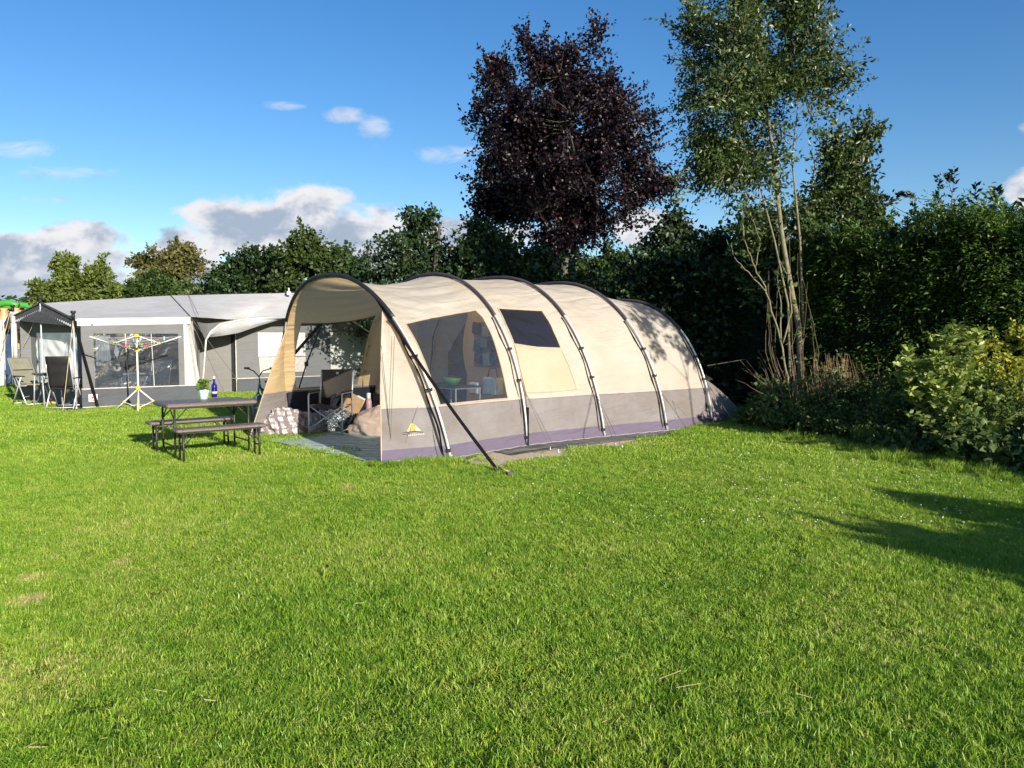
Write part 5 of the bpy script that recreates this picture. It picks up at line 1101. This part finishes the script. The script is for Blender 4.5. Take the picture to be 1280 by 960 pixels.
LF = {'beech': leafmat('copper_beech_leaf', (.006, .004, .0075), (.015, .007, .012), .06, .42, .3, c3=(.045, .014, .010)),
      'ash': leafmat('ash_leaf', (.036, .066, .016), (.078, .12, .03), .28, .4, .5, c3=(.17, .20, .06)),
      'dark': leafmat('dark_green_leaf', (.014, .034, .012), (.034, .068, .018), .25, .45, .4, c3=(.06, .10, .022)),
      'mid': leafmat('mid_green_leaf', (.03, .06, .014), (.07, .115, .024), .3, .5, .35),
      'lime': leafmat('yellow_green_leaf', (.07, .11, .02), (.16, .20, .04), .3, .5, .35),
      'olive': leafmat('olive_brown_leaf', (.085, .09, .028), (.17, .155, .05), .3, .55, .3),
      'cone': leafmat('conifer_spray', (.035, .085, .014), (.105, .18, .03), .25, .45, .45, c3=(.26, .30, .08)),
      'hedge': leafmat('hedge_leaf', (.016, .036, .013), (.038, .068, .021), .2, .45, .4),
      'varie': leafmat('variegated_leaf', (.14, .20, .035), (.32, .40, .09), .3, .4, .45, c3=(.50, .54, .20)),
      'yellow': leafmat('golden_leaf', (.20, .25, .025), (.46, .44, .05), .35, .45, .35),
      'weed': leafmat('weed_leaf', (.045, .085, .022), (.13, .19, .05), .3, .5, .35),
      'herb': leafmat('herb_leaf', (.14, .26, .03), (.28, .40, .06), .35, .45, .35),
      'brownb': leafmat('browning_leaf', (.08, .075, .03), (.17, .14, .06), .25, .6, .2)}
rg = np.random.default_rng(21)
# herb in its pot
n = 150; a = rg.random(n) * 6.28; r = np.sqrt(rg.random(n)) * .06; z = .10 + rg.random(n) * .13
P = np.stack([r * np.cos(a), r * np.sin(a), z], 1); D = np.stack([np.cos(a) * .8, np.sin(a) * .8, .5 + 0 * a], 1) + rg.normal(0, .4, (n, 3)); leaf_mesh('leaves', P, D, .035 + .02 * rg.random(n), .013 + .008 * rg.random(n), LF['herb'], HERB, rg, flat=.5)
m = MB()
for k in range(14): a_ = k * .9; m.tube([(.02 * math.cos(a_), .02 * math.sin(a_), .08), (.05 * math.cos(a_), .05 * math.sin(a_), .2)], .002, 4)
m.build('stems', LF['weed'], HERB)

# ---- far left trees
tree('small_tree', 'yellow green bushy tree behind the long grey awning, left of the olive one', 'tree', GP(98, 34), [GP(98, 34), GP(98, 34) + V((.1, 0, 1.6)), AT(92, 340, 34)], .12,
     [B(95, 356, 34, 26, 16), B(84, 334, 34, 11, 12), B(122, 342, 34, 15, 13), B(60, 364, 34, 18, 9), B(98, 374, 34, 44, 12), B(146, 366, 34, 14, 7), B(48, 372, 34, 10, 8)], 420, 26, (.19, .055), (bark, LF['lime']), rg, tw=.5, spread=.14, gt=.02, gf=1.3, bias=2.2, twigs=.3)
tree('olive_tree', 'olive brown round crowned tree behind the long grey awning', 'tree', GP(208, 36), [GP(208, 36), GP(208, 36) + V((0, 0, 2)), AT(212, 312, 36)], .14,
     [B(212, 318, 36, 30, 15), B(184, 330, 36, 20, 10), B(240, 326, 36, 22, 13), B(256, 338, 36, 9, 7), B(208, 342, 36, 38, 14)], 400, 26, (.17, .05), (bark, LF['olive']), rg, tw=.5, spread=.14, gt=.05, gf=1.3, bias=2.0, twigs=.6)
tree('green_shrub', 'green shrub growing below the olive brown tree', 'shrub', GP(195, 35), [GP(195, 35), AT(195, 350, 35)], .07, [B(185, 366, 35, 32, 11), B(222, 366, 35, 30, 12), B(195, 352, 35, 15, 8)], 260, 26, (.2, .065), (bark, LF['mid']), rg, tw=.4, spread=.16)
tree('willow_shrub', 'pale grey green willow shrub beside the olive brown tree', 'shrub', GP(258, 33), [GP(258, 33), AT(258, 352, 33)], .06, [B(256, 362, 33, 20, 14), B(272, 356, 33, 12, 14)], 150, 26, (.2, .045), (bark, leafmat('willow_leaf', (.10, .13, .05), (.19, .22, .10), .3)), rg, tw=.4, spread=.14)
tree('hedgerow_tree', 'dark green pointed tree right of the pale willow shrub', 'tree', GP(318, 30), [GP(318, 30), AT(318, 360, 30), AT(322, 318, 30)], .13,
     [B(322, 328, 30, 26, 14), B(300, 342, 30, 34, 18), B(346, 340, 30, 26, 16), B(315, 362, 30, 58, 22), B(338, 318, 30, 8, 6)], 520, 24, (.17, .055), (barkd, LF['dark']), rg, tw=.4, spread=.14, gt=-.1)
tree('hedgerow_tree', 'tall twin topped green tree above the cream canopy arch', 'tree', GP(400, 28), [GP(400, 28), AT(400, 340, 28), AT(396, 300, 28)], .13,
     [B(384, 306, 28, 22, 17), B(422, 318, 28, 26, 18), B(400, 335, 28, 50, 22), B(370, 330, 28, 26, 20), B(400, 360, 28, 70, 26)], 560, 24, (.16, .055), (barkd, leafmat('sunlit_hedge_leaf', (.03, .058, .014), (.075, .11, .022), .3)), rg, tw=.4, spread=.13, gt=-.1)
tree('hazel_bush', 'broad dark green bush behind the second tent hoop', 'bush', GP(545, 20), [GP(545, 20), AT(545, 340, 20), AT(550, 280, 20)], .1,
     [B(552, 292, 20, 48, 28), B(500, 316, 20, 44, 24), B(600, 306, 20, 42, 28), B(470, 338, 20, 36, 22), B(560, 340, 20, 120, 34), B(520, 278, 20, 16, 12), B(575, 268, 20, 12, 10), B(628, 330, 20, 30, 30), B(540, 390, 20, 130, 40)], 1150, 24, (.115, .043), (barkd, LF['dark']), rg, tw=.32, spread=.11, gt=-.12, nlimb=16)
tree('loose_shrub', 'loose open shrub between hazel bush and copper beech trunk', 'shrub', GP(655, 19), [GP(655, 19), AT(655, 330, 19)], .05, [B(655, 325, 19, 36, 20), B(640, 350, 19, 50, 26), B(675, 335, 19, 25, 22)], 230, 18, (.11, .045), (barkd, LF['dark']), rg, tw=.35, spread=.12, gt=.02, gf=1.6)
tree('copper_beech', 'tall dark purple copper beech towering behind the tunnel tent', 'tree', GP(706, 22), [GP(706, 22), AT(706, 320, 22), AT(704, 250, 22), AT(708, 160, 22), AT(704, 60, 22)], .12,
     [B(705, 165, 22, 76, 76, 70), B(690, 86, 22, 38, 32), B(640, 170, 22, 46, 58), B(622, 112, 22, 24, 40), B(650, 242, 22, 62, 46), B(722, 235, 22, 82, 66, 70), B(786, 172, 22, 42, 55), B(756, 116, 22, 24, 34), B(735, 58, 22, 22, 26), B(812, 228, 22, 48, 18), B(760, 262, 22, 50, 26), B(604, 135, 22, 10, 18), B(618, 258, 22, 26, 24), B(700, 300, 22, 40, 24), B(655, 55, 22, 12, 16), B(830, 205, 22, 14, 10), B(700, 175, 22, 60, 70, 40), B(705, 120, 22, 40, 50, 40), B(690, 255, 22, 60, 40, 60)],
     3300, 22, (.10, .04), (M('beech_bark', (.085, .075, .06), .9, .3, 9, .7, 50), LF['beech']), rg, tw=.85, spread=.085, gf=.9, gt=-.09, nlimb=24, up=.35, twigs=.6, low=.55, shoots=(420, .46), sup=.28, limb_r=.22, bias=1.9, extra_trunks=(([GP(684, 22), AT(686, 330, 22), AT(683, 285, 22), AT(672, 240, 22)], .10),))
tree('background_shrub', 'mid green shrub at the foot of the copper beech', 'shrub', GP(752, 24), [GP(752, 24), AT(750, 330, 24)], .07, [B(742, 332, 24, 44, 22), B(778, 345, 24, 50, 26), B(690, 345, 24, 46, 24), B(745, 360, 24, 80, 26), B(752, 308, 24, 14, 10)], 520, 24, (.13, .05), (barkd, LF['mid']), rg, tw=.35, spread=.12, gt=-.15)
tree('elder_bush', 'dark elder bush with a raised leafy tip right of the copper beech', 'bush', GP(868, 17.5), [GP(868, 17.5), AT(866, 380, 17.5), AT(850, 290, 17.5)], .09,
     [B(850, 312, 17.5, 44, 40), B(846, 274, 17.5, 16, 16), B(858, 262, 17.5, 10, 8), B(822, 345, 17.5, 44, 40), B(884, 330, 17.5, 50, 40), B(925, 318, 17.5, 36, 36), B(790, 345, 17.5, 18, 28), B(870, 420, 17.5, 100, 70), B(815, 430, 17.5, 60, 60)], 1150, 24, (.12, .045), (barkd, LF['hedge']), rg, tw=.32, spread=.12, gt=-.16, nlimb=16)
# ---- hedges
def hedge(name, label, path, hfun, depth, n, leaf, mat, rng, core, rough=.28, flat=.15, fan=1, cat='hedge', droop=-.1, group=None):
    path = [V(p) for p in path]; seg = [(path[i + 1] - path[i]).length for i in range(len(path) - 1)]; tot = sum(seg)
    def at(s):
        s *= tot
        for i, l in enumerate(seg):
            if s <= l or i == len(seg) - 1: return path[i].lerp(path[i + 1], min(1, s / l)), (path[i + 1] - path[i]).normalized()
            s -= l
    root = thing(name, label, cat, path[0], 0, group); P = []; D = []
    for _ in range(n):
        s = rng.random(); c, d = at(s); nn = V((-d.y, d.x, 0)); h = hfun(s); u = rng.random()
        per = 2 * h + depth; u *= per
        if u < h: o = -depth / 2; z = u; dr = -nn
        elif u < h + depth: o = u - h - depth / 2; z = h; dr = V((0, 0, 1))
        else: o = depth / 2; z = u - h - depth; dr = nn
        p = c + nn * o + V((0, 0, z)); w = noise.noise(p * .8) * rough + noise.noise(p * 2.3) * rough * .6 + noise.noise(p * 6) * .1; rnd = abs(rng.normal(0, .10)) - (.45 * rng.random() ** 2 if rng.random() < .12 else 0)
        if z > h * .85 and o and abs(o) > depth * .4: w -= .12
        p = p + dr * (w - rnd); P.append(p); D.append(dr + V((0, 0, .25)))
    P = np.array(P) - np.array(path[0]); D = np.array(D)
    if fan > 1:
        j = np.repeat(np.arange(n), fan); P2 = P[j] + rng.normal(0, .05, (n * fan, 3)); D2 = nrm(D)[j] * .8 + rng.normal(0, .75, (n * fan, 3)) * np.array([1, 1, .45]); D2[:, 2] += droop; sz = .6 + .7 * rng.random(n * fan)
    else:
        P2 = P; D2 = D + rng.normal(0, .7, (n, 3)); D2[:, 2] += droop; sz = .6 + .7 * rng.random(n)
    leaf_mesh('foliage', P2, D2, leaf[0] * sz, leaf[1] * sz, mat, root, rng, flat=flat)
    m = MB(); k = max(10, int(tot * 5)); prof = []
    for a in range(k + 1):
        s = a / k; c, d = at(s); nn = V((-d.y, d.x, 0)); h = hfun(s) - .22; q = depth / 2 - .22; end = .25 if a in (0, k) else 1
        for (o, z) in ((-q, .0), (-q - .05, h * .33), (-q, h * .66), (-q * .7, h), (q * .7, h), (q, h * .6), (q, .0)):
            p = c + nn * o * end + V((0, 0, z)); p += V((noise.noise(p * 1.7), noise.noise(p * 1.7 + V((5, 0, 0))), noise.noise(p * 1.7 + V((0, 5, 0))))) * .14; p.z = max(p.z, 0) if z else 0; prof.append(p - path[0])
    m.add(prof, [(a * 7 + b, a * 7 + b + 1, (a + 1) * 7 + b + 1, (a + 1) * 7 + b) for a in range(k) for b in range(6)] + [tuple(range(7)), tuple(range(k * 7, k * 7 + 7))[::-1]]); m.build('dark_core', core, root)
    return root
core = M('hedge_dark_core', (.012, .016, .008), .95, .5, 9, 1., 30, spec=.1)  # dark solid filler added inside the hedges to block the view through
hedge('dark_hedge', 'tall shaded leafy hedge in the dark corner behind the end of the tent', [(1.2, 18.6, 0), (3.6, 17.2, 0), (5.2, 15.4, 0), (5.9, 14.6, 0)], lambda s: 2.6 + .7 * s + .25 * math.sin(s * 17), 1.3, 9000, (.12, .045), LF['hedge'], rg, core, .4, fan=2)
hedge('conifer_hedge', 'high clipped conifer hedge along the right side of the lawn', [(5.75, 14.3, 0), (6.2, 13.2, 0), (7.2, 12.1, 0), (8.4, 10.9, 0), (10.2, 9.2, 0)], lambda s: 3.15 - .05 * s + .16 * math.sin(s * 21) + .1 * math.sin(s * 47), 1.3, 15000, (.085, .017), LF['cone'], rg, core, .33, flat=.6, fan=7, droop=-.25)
# ---- the ash and its neighbours
ash = tree('ash_tree', 'tall airy ash tree with slanting pale trunk, its crown cut by the top edge', 'tree', GP(1003, 13.7), [GP(1003, 13.7), AT(998, 410, 13.7), AT(984, 330, 13.7), AT(972, 250, 13.7), AT(966, 190, 13.7), AT(955, 110, 13.7), AT(950, 20, 13.7), AT(945, -50, 13.7)], .047,
     [B(935, 70, 13.7, 70, 70), B(895, 130, 13.7, 46, 62), B(955, 150, 13.7, 66, 56), B(1005, 75, 13.7, 34, 55), B(895, 20, 13.7, 44, 50), B(955, -30, 13.7, 66, 50), B(930, 205, 13.7, 50, 30), B(1035, 95, 13.7, 22, 30), B(1052, 62, 13.7, 18, 26), B(890, 200, 13.7, 26, 30), B(1000, 10, 13.7, 30, 40)],
     1250, 22, (.092, .021), (barkp, LF['ash']), rg, tw=.62, spread=.085, gf=1.25, gt=.03, nlimb=22, up=.05, twigs=.5, bias=2.2, flat=.35, limb_r=.26, shoots=(260, .5), sup=.15, extra_trunks=(([GP(1000, 13.7), AT(1004, 400, 13.7), AT(1000, 300, 13.7), AT(990, 200, 13.7), AT(1000, 110, 13.7)], .03), ([GP(990, 13.7), AT(985, 380, 13.7), AT(968, 300, 13.7), AT(945, 215, 13.7), AT(915, 150, 13.7)], .022)))
tree('ash_sapling', 'slender leafy sapling rising over the conifer hedge beside the ash tree', 'tree', GP(1012, 14.9), [GP(1012, 14.9), AT(1008, 400, 14.9), AT(1002, 300, 14.9), AT(1020, 200, 14.9)], .035,
     [B(1056, 205, 14.9, 22, 34), B(1040, 235, 14.9, 24, 30), B(1078, 185, 14.9, 13, 22), B(1088, 165, 14.9, 9, 12), B(1066, 245, 14.9, 26, 34), B(1050, 272, 14.9, 46, 32), B(1086, 262, 14.9, 14, 26), B(1012, 280, 14.9, 40, 40), B(950, 300, 14.9, 34, 40), B(970, 335, 14.9, 28, 44), B(1062, 155, 14.9, 8, 16), B(1036, 175, 14.9, 9, 20)], 560, 20, (.105, .027), (barkp, LF['ash']), rg, tw=.45, spread=.10, gf=2.0, gt=-.08, nlimb=18, twigs=.8, flat=.15, shoots=(130, .45), sup=.7, extra_trunks=(([GP(1016, 14.9), AT(1018, 360, 14.9), AT(1030, 250, 14.9), AT(1052, 170, 14.9)], .03),))
def stems(name, label, cat, base, lines, mat, leafm=None, nl=0, leaf=(.09, .03), rng=rg, group=None):
    o = thing(name, label, cat, base, 0, group); base = V(base); m = MB(); P = []; D = []
    for pts, r in lines:
        q = [V(p) for p in pts]; k = len(q); fine = []
        for i in range(k - 1):
            for t in range(5): fine.append(q[i].lerp(q[i + 1], t / 5))
        fine.append(q[-1]); fine = [p + V(rng.normal(0, .008, 3)) for p in fine]
        m.tube([p - base for p in fine], [r * (1.15 - .8 * i / (len(fine) - 1)) for i in range(len(fine))], 6)
        for _ in range(nl): i = rng.integers(len(fine) // 3, len(fine)); P.append(np.array(fine[i] - base) + rng.normal(0, .05, 3)); D.append(rng.normal(0, 1, 3) + np.array([0, 0, .2]))
    m.build('stems', mat, o, smooth=True)
    if P: P = np.array(P); D = np.array(D); sz = .6 + .7 * rng.random(len(P)); leaf_mesh('leaves', P, D, leaf[0] * sz, leaf[1] * sz, leafm, o, rng)
    return o
d = 12.6
L1 = [([GP(992, d), AT(984, 472, d), AT(976, 425, d), AT(958, 365, d), AT(944, 335, d), AT(930, 300, d)], .019), ([AT(976, 425, d), AT(975, 380, d), AT(972, 340, d)], .012), ([AT(958, 365, d), AT(940, 345, d), AT(918, 322, d), AT(908, 300, d)], .01), ([AT(978, 430, d), AT(990, 390, d), AT(985, 345, d), AT(972, 320, d)], .013), ([AT(930, 300, d), AT(928, 272, d), AT(926, 252, d)], .009), ([AT(944, 335, d), AT(950, 300, d), AT(940, 268, d)], .008)]
stems('elder_bush', 'bent pale bare elder stem leaning left in the planting bed corner', 'shrub', GP(992, d), L1, barkp, LF['mid'], 14, (.10, .035))
L2 = []
for k in range(13):
    x = 955 + k * 5.2 + float(rg.normal(0, 3)); dd = d + .3 * float(rg.random()); t = float(rg.uniform(265, 420)); L2.append(([GP(990 + k * 2, dd), AT(x + 4 * float(rg.normal()), 440, dd), AT(x + float(rg.normal(0, 7)), t, dd)], .0055))
stems('bare_stems', 'cluster of thin brown bare upright stems below the ash tree', 'shrub', GP(995, d), L2, barkb, LF['mid'], 5, (.08, .03))
# unseen tree added to keep the hedge corner in shade, and a bush that throws its shadow on the lawn
tree('shade_tree', 'broad green tree added unseen behind the conifer hedge to shade its corner', 'tree', (13.0, 8.2, 0), [(13, 8.2, 0), (13, 8.2, 3), (13, 8.2, 7)], .2, [((13., 8.4, 5.2), (1.7, 1.7, 2.6)), ((14.2, 9.0, 5), (1.8, 1.8, 2.4))], 500, 22, (.3, .11), (bark, LF['mid']), rg, tw=.6, spread=.25)
tree('lawn_shrub', 'rounded garden shrub on the lawn, just outside the picture', 'shrub', (7.55, 1.25, 0), [(7.55, 1.25, 0), (7.55, 1.25, 1.2)], .05, [((7.6, .95, 1.6), (.45, .5, .6)), ((6.85, -.35, 1.6), (.5, .45, .6)), ((7.3, .35, 1.1), (.8, .9, .75)), ((7.6, .6, .5), (.6, .9, .5)), ((6.9, -.2, .9), (.6, .6, .6)), ((7.7, 1.0, 1.0), (.5, .5, .7))], 1000, 26, (.13, .05), (barkd, LF['mid']), rg, tw=.2, spread=.09, gt=-1., shoots=(10, .2))
tree('leaf_shadow_tree', 'small sparse young tree added unseen by the lawn to cast leaf shadows on the tent', 'tree', (7.1, 6.1, 0), [(7.1, 6.1, 0), (7.0, 6.2, 1.8), (6.6, 6.6, 3.4)], .03, [((5.95, 6.7, 3.5), (.22, .22, .42)), ((6.45, 7.2, 3.25), (.25, .25, .45)), ((6.3, 6.95, 4.0), (.3, .3, .3)), ((6.75, 7.55, 2.7), (.2, .2, .3))], 46, 22, (.11, .04), (bark, LF['mid']), rg, tw=.25, spread=.09, gt=-1., nlimb=6, shoots=(14, .3))  # unseen occluder added, crown shaped for leaf shadows on the tent end
# ---- plants behind and above the hedge
def whips(name, label, cat, base, tops, mat, leafm, per, leaf, rng, r=.012, spread=.05, group=None, bare=.3, sub=0):
    """upright shoots with leaves all along"""
    o = thing(name, label, cat, base, 0, group); base = V(base); m = MB(); P = []; D = []
    for tpt in tops:
        tpt = V(tpt); s = base + V((rng.normal(0, .12), rng.normal(0, .12), 0)); q = s.lerp(tpt, .5) + V((rng.normal(0, .06), rng.normal(0, .06), .10 * (tpt - s).length)); lines = [[s.lerp(q, t).lerp(q.lerp(tpt, t), t) for t in np.linspace(0, 1, 10)]]
        for _ in range(sub):
            i = rng.integers(4, 9); p = lines[0][i]; e = p + V((rng.normal(0, .35), rng.normal(0, .35), .15 + .3 * rng.random())) * (tpt - s).length * .32; lines.append([p.lerp(e, t) + V((0, 0, -.03 * math.sin(PI * t))) for t in np.linspace(0, 1, 6)])
        for ln in lines:
            m.tube([p - base for p in ln], [r * (1.1 - .85 * i / (len(ln) - 1)) * (1 if ln is lines[0] else .5) for i in range(len(ln))], 5)
            for k in range(per if ln is lines[0] else per // 2):
                t = bare + (1.02 - bare) * rng.random(); x = t * (len(ln) - 1); i = min(int(x), len(ln) - 2); p = ln[i].lerp(ln[i + 1], x - i); dr = (ln[i + 1] - ln[i]).normalized(); a = rng.random() * 6.28; sd = V((math.cos(a), math.sin(a), 0)); P.append(np.array(p - base) + rng.normal(0, spread * .3, 3)); D.append(np.array(sd * .9 + dr * .55))
    m.build('stems', mat, o, smooth=True); P = np.array(P); D = np.array(D); sz = .6 + .6 * rng.random(len(P)); leaf_mesh('leaves', P, D, leaf[0] * sz, leaf[1] * sz, leafm, o, rng, flat=.2); return o
dh = 12.8
whips('young_willow', 'dark upright leafy shoots standing above the conifer hedge top', 'shrub', GP(1172, dh) + V((.4, .6, 0)), [AT(x, y, dh + .6) for x, y in ((1174, 222), (1168, 245), (1194, 214), (1205, 250), (1220, 234), (1180, 265), (1140, 247), (1150, 270), (1132, 278), (1212, 262), (1160, 285))], barkd, leafmat('dark_whip_leaf', (.016, .030, .018), (.035, .055, .03), .2), 85, (.10, .026), rg, bare=.62, sub=3)
whips('leafy_sapling', 'bright green pinnate sapling over the hedge at the right edge', 'tree', GP(1262, 12.2) + V((.3, .3, 0)), [AT(x, y, 12.4) for x, y in ((1246, 240), (1262, 262), (1282, 258), (1240, 275), (1295, 275), (1270, 285))], bark, LF['ash'], 95, (.15, .032), rg, bare=.6, sub=4)
tree('brown_shrub', 'domed browning shrub peeping over the hedge below the dark shoots', 'shrub', GP(1205, 12.3) + V((.5, .4, 0)), [GP(1205, 12.3) + V((.5, .4, 0)), AT(1205, 310, 12.7)], .05, [B(1205, 296, 12.7, 30, 18), B(1195, 310, 12.7, 40, 18), B(1225, 308, 12.7, 26, 14)], 230, 30, (.055, .02), (barkd, LF['brownb']), rg, tw=.15, spread=.05, gt=-.4)
tree('hedge_shrub', 'light green shrub sprawling along the hedge crest by the sapling stems', 'shrub', GP(1100, 13.3) + V((.5, .5, 0)), [GP(1100, 13.3) + V((.5, .5, 0)), AT(1095, 320, 13.7)], .05, [B(1085, 300, 13.7, 36, 16), B(1120, 306, 13.7, 34, 12), B(1060, 310, 13.7, 36, 18), B(1095, 285, 13.7, 10, 16)], 260, 24, (.085, .03), (barkd, LF['mid']), rg, tw=.2, spread=.08, gt=-.2)
# ---- the planted bed in front of the hedge
whips('variegated_shrub', 'tall shrub with pale variegated leaves in the middle of the bed', 'shrub', GP(1185, 9.7), [AT(x, y, 9.7 + dd) for x, y, dd in ((1165, 420, .1), (1180, 412, .2), (1135, 436, 0), (1148, 450, -.2), (1200, 415, .3), (1225, 418, .2), (1215, 440, -.2), (1125, 470, .1), (1178, 445, -.3), (1160, 470, -.4), (1240, 455, .1), (1200, 470, -.45), (1140, 490, -.3), (1185, 500, -.5), (1230, 490, -.3))], barkp, LF['varie'], 95, (.10, .028), rg, r=.007, bare=.25, sub=4)
whips('golden_shrub', 'golden yellow leaved shrub at the right edge of the bed', 'shrub', GP(1262, 9.9), [AT(x, y, 9.9 + dd) for x, y, dd in ((1225, 425, 0), (1240, 410, .1), (1258, 412, .2), (1275, 408, .1), (1290, 420, 0), (1215, 450, -.1), (1250, 440, -.3), (1275, 450, -.3), (1232, 470, -.2), (1300, 440, 0), (1210, 412, .3), (1262, 480, -.3))], barkp, LF['yellow'], 70, (.065, .019), rg, r=.008, bare=.3, sub=5)
whips('bushy_shrub', 'low yellow green bush spilling over the front edge of the bed', 'shrub', GP(1218, 8.9), [AT(x, y, 8.9 + dd) for x, y, dd in ((1170, 505, 0), (1190, 490, .2), (1205, 500, -.2), (1225, 492, .1), (1245, 500, 0), (1262, 490, .2), (1150, 525, -.1), (1180, 530, -.4), (1215, 528, -.4), (1240, 530, -.4), (1275, 515, -.1), (1160, 540, -.3))], barkp, leafmat('yellow_green_bush_leaf', (.07, .12, .025), (.19, .25, .05), .3, c3=(.32, .36, .10)), 70, (.07, .021), rg, r=.006, bare=.2, sub=4)
L3 = []; 
for k in range(210):
    x = 1040 + float(rg.normal(0, 26)); dd = 11.7 + .25 * float(rg.normal()); t = AT(x, float(rg.uniform(440, 492)), dd); b0_ = V((t.x + .10 + .08 * float(rg.normal()), dd, 0)); L3.append(([b0_, b0_.lerp(t, .5) + V((.02, 0, .03)), t], .0032))
stems('dried_stalks', 'clump of reddish brown dried flower stalks in the bed', 'plant', (4.95, 11.3, 0), L3, M('dry_red_stalk', (.36, .24, .13), .85, .4, 20), LF['brownb'], 3, (.05, .012))
L4 = []
for k in range(9): a = AT(985 + float(rg.normal(0, 8)), 510, 11.9); e = AT(945 + float(rg.normal(0, 18)), 460 + float(rg.normal(0, 12)), 11.7); L4.append(([V((a.x, a.y, .05)), a.lerp(e, .4), e], .006))
stems('leaning_stalks', 'few bare brown stalks leaning left at the corner of the bed', 'plant', (4.3, 11.9, 0), L4, barkb, LF['brownb'], 2, (.05, .015))
L5 = []
for k in range(7): x = 1085 + k * 8 + float(rg.normal(0, 3)); t = AT(x, 503 + float(rg.normal(0, 8)), 10.3); L5.append(([V((t.x + .02, 10.3, 0)), t], .004))
stems('grey_stalks', 'pale grey upright stalks among the low weeds of the bed', 'plant', (5.0, 9.6, 0), L5, barkp, LF['weed'], 4, (.05, .02))
def weeds():
    E = [V((3.75, 12.6, 0)), V((3.95, 11.25, 0)), V((4.5, 9.75, 0)), V((5.12, 7.75, 0)), V((5.75, 5.8, 0)), V((6.6, 3.5, 0))]; P = []; D = []; L_ = []; W_ = []
    rng = rg; m = 0
    for _ in range(8500):
        s = rng.random() * (len(E) - 1); i = int(s); p = E[i].lerp(E[i + 1], s - i); u = rng.random() ** .8; wd = 1.3 + .5 * min(s, 3.4) + .35 * noise.noise(p * 1.2)
        q = p + V((.955, .295, 0)) * (u * wd + .07 * rng.normal() + .16 * noise.noise(p * 2.2)); hh = (.22 + .48 * min(1, u * 1.9)) * (1 + .75 * noise.noise(q * 1.6)) * (1 + .5 * noise.noise(q * 4))
        z = hh * rng.random() ** .55; c = np.array((q.x, q.y, z)); k = 9
        P.append(c + rng.normal(0, .05, (k, 3))); D.append(rng.normal(0, .7, (k, 3)) + np.array([-.35, -.2, .35])); sz = (.6 + .7 * rng.random(k)) * (1 + .7 * (noise.noise(q * .9) > .15)); L_.append(.054 * sz); W_.append(.018 * sz)
    P = np.concatenate(P); P[:, 2] = np.maximum(P[:, 2], .01); o = leaf_mesh('ground_cover', P, np.concatenate(D), np.concatenate(L_), np.concatenate(W_), LF['weed'], None, rng, flat=.2); tag(o, 'low dark weeds and ground cover filling the bed', None, None, 'stuff')
weeds()
whips('broadleaf_weed', 'pale leafy weed at the left corner of the bed', 'plant', G(966, 538) + V((.12, .5, 0)), [AT(964, 495, 12.0), AT(972, 500, 12.0), AT(958, 505, 11.9), AT(976, 512, 11.9)], barkp, leafmat('pale_weed_leaf', (.10, .19, .04), (.2, .3, .08), .3), 14, (.09, .03), rg, r=.005, bare=.5)
def bed_soil():
    m = MB(); E = [V((3.6, 13.4, 0)), V((3.95, 11.3, 0)), V((4.5, 9.8, 0)), V((5.1, 7.8, 0)), V((5.8, 5.8, 0)), V((6.6, 3.5, 0))]
    m.add([p + V((.08, .03, .006)) for p in E] + [p + V((3.6, 1.1, .006)) for p in E], [(i, i + 1, 7 + i, 6 + i) for i in range(5)]); tag(m.build('ground_soil', M('garden_soil', (.04, .03, .02), .95, .4, 8, .9, 60)), kind='structure')
bed_soil()
def clover():
    m = MB(); rng = rg
    for _ in range(300):
        x, y = (rng.uniform(900, 1290), rng.uniform(552, 660)) if rng.random() < .8 else (rng.uniform(640, 1000), rng.uniform(560, 660)); p = G(x, y)
        s = .0045 + .004 * rng.random(); z = .035 + .015 * rng.random(); m.lathe([(s * .5, z - s * .5), (s, z), (s * .5, z + s * .6)], (p.x, p.y, 0), 6)
    tag(m.build('clover_flowers', M('white_clover', (.6, .6, .52), .8)), 'tiny white clover heads dotted over the lawn by the bed', None, None, 'stuff')
clover()
def straws():
    m = MB(); rng = rg
    for x, y, a, l in ((823, 862, .5, .12), (845, 873, .15, .1), (752, 918, 0, .02)):
        p = G(x, y); m.tube([p + V((0, 0, .045)), p + V((l * math.cos(a), l * math.sin(a), .055))], .0015, 4)
    for _ in range(50):
        p = G(rng.uniform(0, 1280), rng.uniform(600, 955)); a = rng.random() * 6.28; l = .02 + .04 * rng.random(); z = .03 + .02 * rng.random(); m.tube([p + V((0, 0, z)), p + V((l * math.cos(a), l * math.sin(a), z + .01))], .0013, 3)
    tag(m.build('dry_straw', M('pale_straw', (.38, .32, .15), .8)), 'scattered dry straw bits on the lawn', None, None, 'stuff')
straws()
# far woods closing the horizon
def woods():
    P = []; D = []; rng = rg
    for _ in range(15000):
        a = rng.uniform(-.85, .95); r = 62 + 6 * rng.random(); x = r * math.sin(a); y = r * math.cos(a); h = 4.2 + 1.3 * noise.noise((x * .12, y * .12, 0)) + .8 * noise.noise((x * .5, y * .5, 3)); P.append((x, y, h * rng.random() ** .7)); D.append(rng.normal(0, 1, 3))
    n = len(P); leaf_mesh('woods', np.array(P), np.array(D), .42 + .3 * rng.random(n), .19 + .1 * rng.random(n), LF['dark'], None, rng)
    tag(bpy.data.objects['woods'], 'low far line of trees closing the horizon', None, None, 'stuff')
woods()
